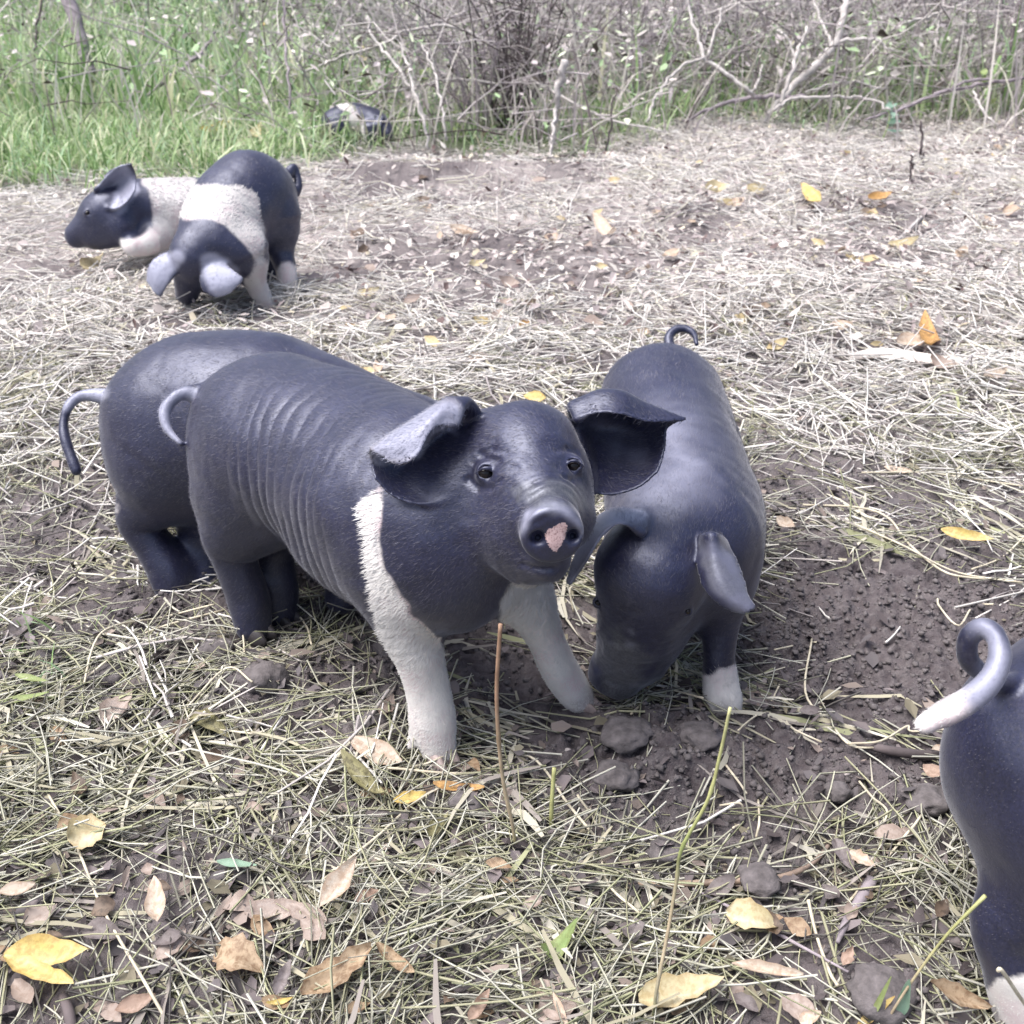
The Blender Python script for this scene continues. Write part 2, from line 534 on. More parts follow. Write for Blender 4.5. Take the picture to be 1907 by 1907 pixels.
# ------------------------------------------------------------------ piglets: a distance field meshed into one skin
class Field:
    def __init__(s, lo, hi, vox):
        s.vox, s.lo = vox, np.asarray(lo, float)
        s.n = (np.ceil((np.asarray(hi) - s.lo) / vox).astype(int) + 1)
        s.f = np.full(s.n, .2, np.float32)
        s.ax = [(s.lo[i] + np.arange(s.n[i]) * vox).astype(np.float32) for i in range(3)]

    def sl(s, lo, hi):
        a = np.clip(np.floor((lo - s.lo) / s.vox).astype(int), 0, s.n)
        b = np.clip(np.ceil((hi - s.lo) / s.vox).astype(int) + 1, 0, s.n)
        return tuple(slice(i, j) for i, j in zip(a, b))

    def dist(s, sl, a, b, ra, rb):
        a, b = np.asarray(a, np.float32), np.asarray(b, np.float32)
        x = s.ax[0][sl[0]][:, None, None] - a[0]
        y = s.ax[1][sl[1]][None, :, None] - a[1]
        z = s.ax[2][sl[2]][None, None, :] - a[2]
        ba = b - a
        bb = float(ba @ ba)
        if bb < 1e-10:
            return np.sqrt(x * x + y * y + z * z) - np.float32(ra)
        h = np.clip((x * ba[0] + y * ba[1] + z * ba[2]) / np.float32(bb), 0, 1)
        return np.sqrt((x - ba[0] * h) ** 2 + (y - ba[1] * h) ** 2 + (z - ba[2] * h) ** 2) - (np.float32(ra) + np.float32(rb - ra) * h)

    def add(s, a, b, ra, rb, k=.015, sub=False):
        a, b = np.asarray(a, float), np.asarray(b, float)
        m = max(ra, rb) + k + 3 * s.vox
        sl = s.sl(np.minimum(a, b) - m, np.maximum(a, b) + m)
        if min(q.stop - q.start for q in sl) <= 0: return
        d = s.dist(sl, a, b, ra, rb)
        s.blend(sl, d, k, sub)

    def blend(s, sl, d, k, sub=False):
        k = np.float32(k)
        f = s.f[sl]
        if sub:
            d = -d
            h = np.clip(.5 - .5 * (f - d) / k, 0, 1)
            s.f[sl] = f * (1 - h) + d * h + k * h * (1 - h)
        else:
            h = np.clip(.5 + .5 * (f - d) / k, 0, 1)
            s.f[sl] = f * (1 - h) + d * h - k * h * (1 - h)

    def chain(s, pts, rad, k=.015, n=None, **kw):
        n = n or 4 * len(pts)
        q = catmull(np.hstack([np.asarray(pts), np.asarray(rad)[:, None]]), n)
        m = q[:, 3].max() + k + 3 * s.vox
        sl = s.sl(q[:, :3].min(0) - m, q[:, :3].max(0) + m)
        e = np.full([max(0, w.stop - w.start) for w in sl], .2, np.float32)
        if e.size == 0: return
        for i in range(n - 1):
            a, b = q[i, :3], q[i + 1, :3]
            mm = max(q[i, 3], q[i + 1, 3]) + k + 3 * s.vox
            l2 = s.sl(np.minimum(a, b) - mm, np.maximum(a, b) + mm)
            l3 = tuple(slice(w.start - v.start, w.stop - v.start) for w, v in zip(l2, sl))
            v = e[l3]
            np.minimum(v, s.dist(l2, a, b, q[i, 3], q[i + 1, 3]), out=v)
        s.blend(sl, e, k)

    def sheet(s, grid, r0=.003, r1=.0018, k=.006):
        """a thin curved flap (an ear) given as a grid of places"""
        g = np.asarray(grid, float)
        nv, nu = g.shape[:2]
        step = s.vox * 1.0
        Lu = np.linalg.norm(np.diff(g, axis=1), axis=2).sum(1).max()
        Lv = np.linalg.norm(np.diff(g, axis=0), axis=2).sum(0).max()
        mu, mv = int(Lu / step) + 4, int(Lv / step) + 4
        rows = np.stack([catmull(g[i], mu) for i in range(nv)])
        full = np.stack([catmull(rows[:, j], mv) for j in range(mu)], 1)
        pts = full.reshape(-1, 3)
        vv, uu = np.meshgrid(np.linspace(0, 1, mv), np.linspace(0, 1, mu), indexing='ij')
        edge = np.minimum(np.minimum(vv, 1 - vv) * 2, (1 - uu) * 1.5).ravel()
        rr = r1 + (r0 - r1) * sstep(0, .35, edge) + .003 * (1 - sstep(0, .18, uu.ravel()))
        m = r0 + .003 + k + 2 * s.vox
        sl = s.sl(pts.min(0) - m, pts.max(0) + m)
        off = np.array([q.start for q in sl])
        e = np.full([q.stop - q.start for q in sl], .2, np.float32)
        w = int(math.ceil((r0 + .003 + k) / s.vox)) + 1
        o = np.arange(-w, w + 1)
        for p, r in zip(pts, rr):
            c = (p - s.lo) / s.vox - off
            i = np.round(c).astype(int)
            lo_ = np.maximum(i - w, 0); hi_ = np.minimum(i + w + 1, e.shape)
            if (hi_ <= lo_).any(): continue
            x = (np.arange(lo_[0], hi_[0]) - c[0])[:, None, None]
            y = (np.arange(lo_[1], hi_[1]) - c[1])[None, :, None]
            z = (np.arange(lo_[2], hi_[2]) - c[2])[None, None, :]
            d = np.sqrt(x * x + y * y + z * z) * s.vox - r
            v = e[lo_[0]:hi_[0], lo_[1]:hi_[1], lo_[2]:hi_[2]]
            np.minimum(v, d, out=v)
        s.blend(sl, e, k)
        return full

    def surf(s, px, py, d0, d1):
        """first depth at which the sight line through (px, py) enters the body"""
        ds = np.arange(d0, d1, s.vox * .4)
        p = CAM + ds[:, None] * (FW + (px - CPX) / FPX * RT - (py - CPX) / FPX * UP)
        i = np.round((p - s.lo) / s.vox).astype(int)
        ok = ((i >= 0) & (i < s.n)).all(1)
        i = np.clip(i, 0, s.n - 1)
        v = np.where(ok, s.f[i[:, 0], i[:, 1], i[:, 2]], 1)
        hit = np.nonzero(v < 0)[0]
        return float(ds[hit[0]]) if len(hit) else None

    def band(s, fn, w=.012):
        idx = np.nonzero(np.abs(s.f) < w)
        p = np.stack([s.ax[i][idx[i]] for i in range(3)], 1).astype(float)
        s.f[idx] += fn(p).astype(np.float32)

    def mesh(s):
        f = s.f
        ins = f < 0
        c = [ins[i:ins.shape[0] - 1 + i, j:ins.shape[1] - 1 + j, k:ins.shape[2] - 1 + k] for i in (0, 1) for j in (0, 1) for k in (0, 1)]
        any_, all_ = c[0].copy(), c[0].copy()
        for q in c[1:]:
            any_ |= q; all_ &= q
        act = any_ & ~all_
        I = np.stack(np.nonzero(act), 1)
        idm = np.full(act.shape, -1, np.int32)
        idm[act] = np.arange(len(I))
        corner = np.array([(i, j, k) for i in (0, 1) for j in (0, 1) for k in (0, 1)])
        vals = np.stack([f[I[:, 0] + q[0], I[:, 1] + q[1], I[:, 2] + q[2]] for q in corner], 1)
        acc = np.zeros((len(I), 3)); cnt = np.zeros(len(I))
        for a in range(8):
            for b in range(a + 1, 8):
                if np.abs(corner[a] - corner[b]).sum() != 1: continue
                va, vb = vals[:, a], vals[:, b]
                x = (va < 0) != (vb < 0)
                t = np.where(x, va / np.where(x, va - vb, 1), 0)
                acc += np.where(x[:, None], corner[a] + t[:, None] * (corner[b] - corner[a]), 0)
                cnt += x
        V = s.lo + (I + acc / cnt[:, None]) * s.vox
        Q = []
        for ax in range(3):
            u, v = (ax + 1) % 3, (ax + 2) % 3
            lo_ = [slice(None)] * 3; hi_ = [slice(None)] * 3
            lo_[ax] = slice(0, -1); hi_[ax] = slice(1, None)
            a, b = ins[tuple(lo_)], ins[tuple(hi_)]
            e = np.stack(np.nonzero(a != b), 1)
            ok = (e[:, u] > 0) & (e[:, v] > 0) & (e[:, u] < s.n[u] - 1) & (e[:, v] < s.n[v] - 1)
            e = e[ok]
            sgn = a[e[:, 0], e[:, 1], e[:, 2]]
            du, dv = np.eye(3, dtype=int)[u], np.eye(3, dtype=int)[v]
            g = lambda q: idm[q[:, 0], q[:, 1], q[:, 2]]
            q = np.stack([g(e - du - dv), g(e - dv), g(e), g(e - du)], 1)
            q[~sgn] = q[~sgn][:, ::-1]
            Q.append(q)
        Q = np.vstack(Q)
        Q = Q[(Q >= 0).all(1)]
        return V, Q


def R(rpx, d): return rpx * d / FPX


def stroke_mask(v, stroke, soft, noise, nscale, zw=.15, seed=0):
    """0..1: how deep a skin point lies inside a patch given as a chain of (px, py, depth, radius)"""
    px, py, d = to_px(v)
    best = np.full(len(v), 9e9)
    for (a, b) in zip(stroke[:-1], stroke[1:]) if len(stroke) > 1 else [(stroke[0], stroke[0])]:
        A = np.array([a[0], a[1], a[2] * FPX / a[2] * zw]); Bq = np.array([b[0], b[1], b[2] * FPX / a[2] * zw])
        q = np.stack([px, py, d * FPX / a[2] * zw], 1)
        ba = Bq - A
        h = np.clip(((q - A) @ ba) / max(ba @ ba, 1e-9), 0, 1)
        dist = np.linalg.norm(q - A - h[:, None] * ba, axis=1) - (a[3] + (b[3] - a[3]) * h)
        best = np.minimum(best, dist)
    if noise:
        best = best + noise * fbm(v[:, 0] * nscale, v[:, 1] * nscale, v[:, 2] * nscale, seed=seed, oct=2)
    return 1 - sstep(-soft, soft, best)


def pig(label, spec):
    vox = spec['vox']
    prims, pts = [], []
    for ch in spec['chains']:
        p = np.array([P(a, b, d) for a, b, d, r in ch['p']])
        r = np.array([R(r, d) for a, b, d, r in ch['p']])
        prims.append((p, r, ch.get('k', .02)))
        pts.append(p - r[:, None]); pts.append(p + r[:, None])
    ears = []
    for e in spec.get('ears', []):
        g = np.array([[P(a, b, e['d'] + o) for a, b, o in row] for row in e['g']])
        ears.append((g, e))
        pts.append(g.reshape(-1, 3) - .01); pts.append(g.reshape(-1, 3) + .01)
    pts = np.vstack(pts)
    F = Field(pts.min(0) - .03, pts.max(0) + .03, vox)
    for p, r, k in prims:
        F.chain(p, r, k)
    for c in spec.get('carve0', []):
        F.add(P(*c[:3]), P(*c[:3]), R(c[3], c[2]), R(c[3], c[2]), c[4], sub=True)
    F.band(lambda p: .0028 * fbm(p[:, 0] * 13, p[:, 1] * 13, p[:, 2] * 13, seed=71, oct=2) + .0005 * vnoise(p[:, 0] * 70, p[:, 1] * 70, p[:, 2] * 70, 72))
    sheets = []
    for g, e in ears:
        sheets.append(F.sheet(g, e.get('r0', .003), e.get('r1', .0019), e.get('k', .007)))
    if 'snout' in spec:
        s = spec['snout']
        c0, c1 = P(*s['back']), P(*s['front'])
        ax = c1 - c0; ax /= np.linalg.norm(ax)
        rad = R(s['r'], s['front'][2])
        sl = F.sl(c1 - rad * 1.6, c1 + rad * 1.6)
        x = F.ax[0][sl[0]][:, None, None] - c1[0]; y = F.ax[1][sl[1]][None, :, None] - c1[1]; z = F.ax[2][sl[2]][None, None, :] - c1[2]
        t = x * ax[0] + y * ax[1] + z * ax[2]
        rr = np.sqrt(np.maximum(x * x + y * y + z * z - t * t, 0))
        hh, rd = s.get('h', .008), .006
        qa, qb = rr - (rad - rd), np.abs(t + hh) - (hh - rd * .5)
        d = np.sqrt(np.maximum(qa, 0) ** 2 + np.maximum(qb, 0) ** 2) + np.minimum(np.maximum(qa, qb), 0) - rd
        F.blend(sl, d.astype(np.float32), s.get('k', .008))
    for cfg in spec.get('lids', []):
        px, py, rpx = cfg[:3]
        d = F.surf(px, py, cfg[3], cfg[4])
        if d is None: continue
        r = R(rpx, d)
        vd = (P(px, py, d) - CAM); vd /= np.linalg.norm(vd)
        c = P(px, py, d)
        F.add(c + vd * r * .55, c + vd * r * .55, r * 1.42, r * 1.42, r * .8)         # lid bulge
        F.add(c - vd * r * .6, c - vd * r * .6, r * .98, r * .98, r * .25, sub=True)
        for sgn, ln in ((1, .74), (-1, .86)):                                           # upper and lower lid folds
            a = c + np.array([-r * 1.3, 0, sgn * r * .08]) - vd * r * .45; b = c + np.array([r * 1.3, 0, sgn * r * .08]) - vd * r * .45
            mdl = c + np.array([0, 0, sgn * r * ln]) - vd * r * (.82 if sgn > 0 else .66)
            F.chain([a, mdl, b], [r * .17, r * .27, r * .17], r * .2, n=9)
        cfg.append(c + vd * r * .22)
        cfg.append(r * .98)
    for cv in spec.get('carve', []):            # (px, py, r, d0, d1, sink) cut into the surface
        prev = None
        for q in cv['p']:
            d = F.surf(q[0], q[1], cv['d'][0], cv['d'][1])
            if d is None: continue
            c = P(q[0], q[1], d + cv.get('sink', 0)); r = R(q[2], d)
            if prev is not None:
                F.add(prev[0], c, prev[1], r, cv.get('k', .004), sub=True)
            else:
                F.add(c, c, r, r, cv.get('k', .004), sub=True)
            prev = (c, r) if cv.get('line') else None
    if 'relief' in spec:
        F.band(spec['relief'])
    V, Q = F.mesh()
    attrs = {k: np.zeros(len(V)) for k in ('white', 'pale', 'pink', 'mud')}
    for i, (nm, stroke, soft, noise, nscale) in enumerate(spec.get('paint', [])):
        neg = nm.startswith('-')
        mk = stroke_mask(V, stroke, soft, noise, nscale, spec.get('zw', .15), seed=40 + i)
        k = nm.lstrip('-').split('*')[0]
        mk = mk * (float(nm.split('*')[1]) if '*' in nm else 1)
        attrs[k] = attrs[k] * (1 - mk) if neg else np.maximum(attrs[k], mk)
    base = np.array(spec['base'])
    root = empty('piglet', base)
    tag(root, label, 'piglet', 'saddleback piglets rooting in the yard')
    body = mesh_obj('body', V, Q, M['coat'], root, base, attrs=attrs)
    # bristles
    nh = spec.get('hairs', 0)
    if nh:
        a, b, c, d = V[Q[:, 0]], V[Q[:, 1]], V[Q[:, 2]], V[Q[:, 3]]
        nrm = np.cross(c - a, d - b)
        ar = np.linalg.norm(nrm, axis=1)
        nrm /= ar[:, None] + 1e-12
        pw_ = ar * (1 + 2.5 * attrs['white'][Q].mean(1))
        pick = rng.choice(len(Q), nh, p=pw_ / pw_.sum())
        w4 = rng.dirichlet(np.ones(4), nh)
        pos = (V[Q[pick]] * w4[:, :, None]).sum(1)
        wv = attrs['white'][Q[pick]].mean(1)
        pv = attrs['pale'][Q[pick]].mean(1)
        skip = np.maximum(attrs['mud'], attrs['pink'])[Q[pick]].mean(1)
        if 'nohair' in spec:
            for s_ in spec['nohair']:
                skip = np.maximum(skip, stroke_mask(pos, [s_], 6, 0, 1))
        keep = skip < .4
        pos, wv, pv, n_ = pos[keep], wv[keep], pv[keep], nrm[pick][keep]
        nh = len(pos)
        comb = np.array(spec.get('comb', (-.6, .3, -.7)), float)
        t = comb - (n_ @ comb)[:, None] * n_ + rng.normal(0, .22, (nh, 3))
        t -= (t * n_).sum(1)[:, None] * n_
        t /= np.linalg.norm(t, axis=1)[:, None] + 1e-9
        lift = np.where(wv > .5, rng.uniform(.12, .5, nh), rng.uniform(.1, .45, nh))[:, None]
        dr = t + n_ * lift
        dr /= np.linalg.norm(dr, axis=1)[:, None]
        ln = np.where(wv > .5, rng.uniform(.006, .0125, nh), rng.uniform(.004, .008, nh))[:, None] * spec.get('hairlen', 1)
        ln = ln * np.where(wv > .5, .38 + .5 * sstep(.11, .18, pos[:, 2]), 1)[:, None]
        sd = np.cross(n_, dr); sd /= np.linalg.norm(sd, axis=1)[:, None] + 1e-9
        wd = spec.get('hairw', .00024)
        mid = pos + dr * ln * .55 + n_ * ln * .04
        tip = pos + dr * ln - n_ * ln * .05
        p0 = pos - n_ * .0006
        wdv = (wd * np.where(wv > .5, 1.6, 1))[:, None]
        hv = np.stack([p0 - sd * wdv, p0 + sd * wdv, mid + sd * wdv * .8, mid - sd * wdv * .8, tip], 1).reshape(-1, 3)
        k = np.arange(nh) * 5
        hq = np.stack([k, k + 1, k + 2, k + 3], 1); ht = np.stack([k + 3, k + 2, k + 4], 1)
        fn = n_ + rng.normal(0, .13, n_.shape) * (1 - .8 * wv[:, None]) + np.array([0, 0, .35]) * (wv > .5)[:, None]
        fn /= np.linalg.norm(fn, axis=1)[:, None]
        shade = np.where(wv + rng.normal(0, .12, nh) * (np.abs(wv - .4) < .3) > .36, np.maximum(wv, .6) * rng.uniform(.94, 1, nh), rng.uniform(0, .13, nh))
        h = mesh_obj('bristles', hv, [hq, ht], M['bristle'], root, base, attrs={'white': np.repeat(shade, 5), 'skin': np.repeat(fn, 5, 0), 'pale': np.repeat(pv, 5)})
        tag(h, kind='stuff')
    for cfg in spec.get('lids', []):
        if len(cfg) < 7: continue
        c, r = cfg[5], cfg[6]
        add_ball('eye', c, r, M['eye'], root, base)
    for hx in spec.get('hooves', []):
        add_hoof(root, base, *hx)
    print(label[:40], len(Q), 'quads', round(time.time() - T0, 1))
    return root


def ball_mesh(c, r, seg=20, ring=12):
    th = np.linspace(0, math.pi, ring + 1)
    ph = np.linspace(0, 2 * math.pi, seg, endpoint=False)
    V = np.array([[math.sin(a) * math.cos(b), math.sin(a) * math.sin(b), math.cos(a)] for a in th for b in ph]) * r + c
    k = np.arange(seg)
    Fq = np.vstack([np.stack([i * seg + k, (i + 1) * seg + k, (i + 1) * seg + (k + 1) % seg, i * seg + (k + 1) % seg], 1) for i in range(ring)])
    return V, Fq


def add_ball(name, c, r, mat, root, base):
    V, Fq = ball_mesh(np.asarray(c), r)
    return mesh_obj(name, V, Fq, mat, root, base)


def add_hoof(root, base, px, py, d, rpx, heading, mat='hoof'):
    """two toes below the foot, pointing along heading (degrees in the ground plane)"""
    c = P(px, py, d); r = R(rpx, d) * .85; c[2] -= r * .35
    a = math.radians(heading)
    f = np.array([math.cos(a), math.sin(a), 0]); s_ = np.array([-f[1], f[0], 0])
    A = Acc()
    for sg in (-1, 1):
        V, Fq = ball_mesh(np.zeros(3), 1., 14, 10)
        x, y, z = V[:, 0], V[:, 1], V[:, 2]
        tp = 1 - .35 * (x > 0) * x
        wv = (c + f * r * .25 + s_ * sg * r * .5) + (x[:, None] * f * 1.05 + y[:, None] * tp[:, None] * s_ * .47) * r
        wv[:, 2] += np.maximum(z, -.6) * r * (.9 - .35 * x)
        A.add(wv, Fq)
    v, fq = A.out()
    mesh_obj('hoof', v, fq, M[mat], root, base)


def ground_under(px, py):
    p = gh(px, py)
    return p


# ---- the piglet that looks at us
def relief_a(p):
    px, py, d = to_px(p)
    a, b = P(500, 830, 1.31), P(745, 945, 1.13)
    ax = (b - a) / np.linalg.norm(b - a)
    t = (p - a) @ ax
    bend = .013 * vnoise(p[:, 0] * 12, p[:, 1] * 12, p[:, 2] * 12, 3) + .0035 * vnoise(p[:, 0] * 40, p[:, 1] * 40, p[:, 2] * 40, 4)
    zc = p[:, 2] - .25
    ph = (t + bend + 2.2 * zc * zc - .10 * zc) / .0205
    mk = sstep(.05, .11, t) * (1 - sstep(.24, .31, t)) * sstep(.12, .20, p[:, 2]) * (1 - sstep(900, 960, px) * 1) * (1 - sstep(.335, .36, p[:, 2]) * .6)
    mk *= np.clip(.7 + .9 * vnoise(p[:, 0] * 22, p[:, 1] * 22, p[:, 2] * 22, 8), .1, 1.5)
    w = -.0021 * mk * (1 - np.abs(np.sin(ph * math.pi))) ** 1.3 * -1
    # wrinkles over the snout and the forehead
    sd = P(1030, 985, .93)
    rs = np.linalg.norm(p - sd, axis=1)
    top = sstep(-.01, .02, p[:, 2] - sd[2] + .004)
    mk2 = sstep(.027, .033, rs) * (1 - sstep(.040, .056, rs)) * top * (.6 + .8 * vnoise(p[:, 0] * 45, p[:, 1] * 45, p[:, 2] * 45, 19))
    w2 = .0010 * mk2 * np.sin(rs / .0052 * math.pi + 1.2 * vnoise(p[:, 0] * 60, p[:, 1] * 60, p[:, 2] * 60, 9))
    fh = np.exp(-((px - 985) / 70) ** 2 - ((py - 850) / 60) ** 2)
    w3 = .0006 * fh * np.sin((p[:, 2] + .004 * vnoise(p[:, 0] * 40, p[:, 1] * 40, p[:, 2] * 40, 10)) / .0062 * math.pi)
    head = np.exp(-((px - 980) / 150) ** 2 - ((py - 930) / 150) ** 2)
    w4 = .0009 * head * fbm(p[:, 0] * 55, p[:, 1] * 55, p[:, 2] * 55, seed=14, oct=2)
    return w + w2 + w3 + w4


PIG_A = dict(
    vox=.0018, base=gh(640, 1200), hairs=90000, hairw=.00018, comb=(-.75, .45, -.55), relief=relief_a,
    chains=[
        dict(k=.03, p=[(500, 828, 1.315, 144), (540, 832, 1.29, 162), (620, 856, 1.24, 170), (700, 905, 1.18, 182), (760, 945, 1.13, 193), (835, 970, 1.085, 180)]),
        dict(k=.04, p=[(486, 880, 1.315, 108), (505, 800, 1.32, 130)]),
        dict(k=.03, p=[(650, 1000, 1.19, 95), (730, 1020, 1.14, 120), (830, 1050, 1.09, 128)]),
        # head
        dict(k=.025, p=[(880, 900, 1.06, 130), (978, 850, 1.025, 104)]),
        dict(k=.022, p=[(935, 970, 1.03, 98), (985, 985, .985, 88)]),
        dict(k=.02, p=[(1040, 905, 1.01, 66), (1048, 960, .985, 62)]),
        dict(k=.018, p=[(988, 885, .995, 88), (1012, 950, .955, 68), (1026, 985, .935, 55)]),
        dict(k=.014, p=[(985, 1030, .985, 62), (1020, 1044, .955, 42)]),
        # legs
        dict(k=.025, p=[(735, 1040, 1.09, 95), (746, 1130, 1.095, 66), (778, 1215, 1.115, 48), (796, 1282, 1.135, 40), (806, 1340, 1.15, 41), (817, 1392, 1.16, 31)]),
        dict(k=.022, p=[(930, 1060, 1.13, 85), (985, 1125, 1.155, 50), (1016, 1188, 1.185, 36), (1040, 1240, 1.21, 36), (1070, 1288, 1.23, 32), (1088, 1308, 1.235, 22)]),
        dict(k=.045, p=[(474, 930, 1.31, 92), (447, 985, 1.305, 64), (430, 1018, 1.31, 43), (452, 1080, 1.33, 38), (466, 1130, 1.345, 38), (472, 1165, 1.35, 33)]),
        dict(k=.02, p=[(520, 960, 1.37, 70), (508, 1030, 1.38, 42), (518, 1090, 1.39, 36), (522, 1140, 1.40, 32)]),
        dict(k=.01, p=[(783, 1352, 1.158, 12), (772, 1372, 1.16, 9), (766, 1388, 1.16, 5)]),
        # tail
        dict(k=.012, p=[(392, 742, 1.31, 18), (360, 731, 1.29, 14), (328, 738, 1.28, 13), (308, 765, 1.275, 12.5), (311, 797, 1.27, 11), (336, 826, 1.265, 7)]),
    ],
    ears=[
        dict(d=.985, r0=.0022, r1=.0014, k=.006, g=[
            [(848, 788, -.012), (806, 796, -.028), (775, 848, -.035), (742, 864, -.03), (704, 843, -.018)],
            [(856, 762, -.005), (818, 768, -.02), (772, 802, -.026), (730, 824, -.022), (694, 838, -.014)],
            [(872, 750, .01), (836, 744, .005), (782, 779, .004), (727, 811, .003), (690, 838, -.005)],
            [(892, 785, .03), (842, 800, .030), (792, 830, .026), (735, 850, .018), (691, 850, .004)],
            [(892, 850, .03), (847, 868, .028), (797, 888, .024), (738, 890, .016), (694, 870, .006)],
            [(884, 905, .012), (834, 930, .006), (782, 939, .002), (732, 923, .002), (699, 890, .0)]]),
        dict(d=1.035, r0=.0023, r1=.0014, k=.006, g=[
            [(1076, 780, -.022), (1112, 768, -.032), (1155, 770, -.034), (1205, 784, -.024), (1270, 783, -.008)],
            [(1066, 756, -.004), (1110, 731, -.006), (1158, 731, -.006), (1205, 754, -.002), (1275, 780, -.004)],
            [(1072, 790, .028), (1114, 788, .042), (1160, 788, .042), (1205, 798, .028), (1242, 796, .008)],
            [(1084, 840, .022), (1120, 843, .034), (1162, 848, .034), (1207, 848, .022), (1238, 832, .006)],
            [(1095, 888, .004), (1122, 893, .014), (1157, 896, .014), (1197, 888, .008), (1229, 866, .0)],
            [(1100, 914, -.010), (1122, 920, -.006), (1150, 919, -.004), (1190, 906, -.003), (1223, 879, -.003)]]),
    ],
    snout=dict(back=(1016, 955, .95), front=(1030, 997, .912), r=60, h=.010, k=.006),
    lids=[[905, 881, 15, .85, 1.1], [1068, 867, 14, .85, 1.1]],
    carve=[
        dict(p=[(1001, 1000, 14), (1068, 998, 13)], d=(.85, .98), sink=.003, k=.005),
        dict(p=[(1000, 1002, 8), (1004, 1001, 8), (1066, 999, 8)], d=(.85, .98), sink=.004, k=.003),
        dict(p=[(872, 893, 2.5), (888, 910, 3.2), (914, 909, 3.2), (932, 894, 2.5)], d=(.85, 1.08), sink=-.0012, k=.005, line=True),
        dict(p=[(1052, 888, 2.2), (1066, 895, 2.8), (1082, 888, 2.2)], d=(.85, 1.08), sink=-.0012, k=.005, line=True),
        dict(p=[(893, 846, 2), (915, 836, 2.8), (942, 843, 2)], d=(.85, 1.08), sink=-.0012, k=.005, line=True),
        dict(p=[(880, 858, 2), (900, 850, 2.6), (928, 856, 2)], d=(.85, 1.08), sink=-.0012, k=.005, line=True),
        dict(p=[(1038, 838, 2), (1058, 834, 2.6), (1076, 842, 2)], d=(.85, 1.08), sink=-.0012, k=.005, line=True),
        dict(p=[(972, 1052, 2.5), (996, 1059, 3.6), (1035, 1061, 3.8), (1066, 1051, 3)], d=(.85, 1.02), sink=-.001, k=.004, line=True),
    ],
    paint=[
        ('white', [(712, 905, 1.06, 12), (690, 955, 1.05, 24), (693, 1010, 1.05, 18), (702, 1060, 1.05, 19), (716, 1110, 1.05, 28), (742, 1165, 1.06, 36), (780, 1225, 1.08, 52), (800, 1290, 1.1, 75), (815, 1410, 1.13, 70)], 4, 5, 60),
        ('white', [(985, 1122, 1.15, 58), (1035, 1220, 1.18, 60), (1090, 1320, 1.22, 60)], 4, 5, 60),
        ('pink', [(1044, 983, .91, 9), (1034, 1003, .91, 18), (1037, 1024, .91, 6)], 6, 5, 150),
        ('mud*.3', [(818, 1416, 1.16, 20)], 20, 16, 70),
        ('mud*.35', [(1094, 1314, 1.23, 18)], 16, 14, 70),
        ('mud*.8', [(975, 925, .95, 16), (1030, 915, .95, 22), (1075, 925, .95, 14)], 26, 22, 90),
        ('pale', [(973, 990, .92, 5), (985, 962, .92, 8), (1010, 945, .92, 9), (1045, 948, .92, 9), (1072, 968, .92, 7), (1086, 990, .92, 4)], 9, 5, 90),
        ('pale', [(838, 768, .985, 24), (806, 785, .975, 30), (770, 818, .97, 36), (712, 842, .97, 22)], 9, 4, 50),  # folded ear flap: thin pale skin, with skylight painted in
        ('pale*.5', [(1112, 790, 1.0, 16), (1150, 830, 1.0, 26), (1190, 850, 1.0, 14)], 22, 10, 50),  # inside of the other ear: paler skin plus painted highlights
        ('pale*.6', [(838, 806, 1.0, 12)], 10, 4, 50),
        ('white*.42', [(838, 768, .985, 20), (806, 785, .975, 28), (770, 818, .97, 34), (712, 842, .97, 22)], 10, 4, 50),  # whitens the flap further, the same painted skylight
        ('-white', [(825, 830, .98, 30), (800, 870, .98, 24), (760, 885, .98, 12)], 6, 0, 1),
        ('-pale', [(825, 830, .98, 30), (800, 870, .98, 24), (760, 885, .98, 12)], 6, 0, 1),
        ('pale', [(350, 732, 1.28, 12), (308, 765, 1.27, 18), (325, 815, 1.26, 14)], 8, 4, 50),
    ],
    nohair=[(1030, 995, .92, 62), (905, 881, .99, 26), (1068, 867, .99, 24)],
    hooves=[(822, 1408, 1.155, 36, -50), (1097, 1312, 1.23, 24, -30), (478, 1172, 1.345, 32, -30, 'hoof_dark'), (528, 1146, 1.395, 30, -30, 'hoof_dark')],
)
pig('black piglet with white shoulder stripe and white forelegs, ears spread, looking at the viewer', PIG_A)

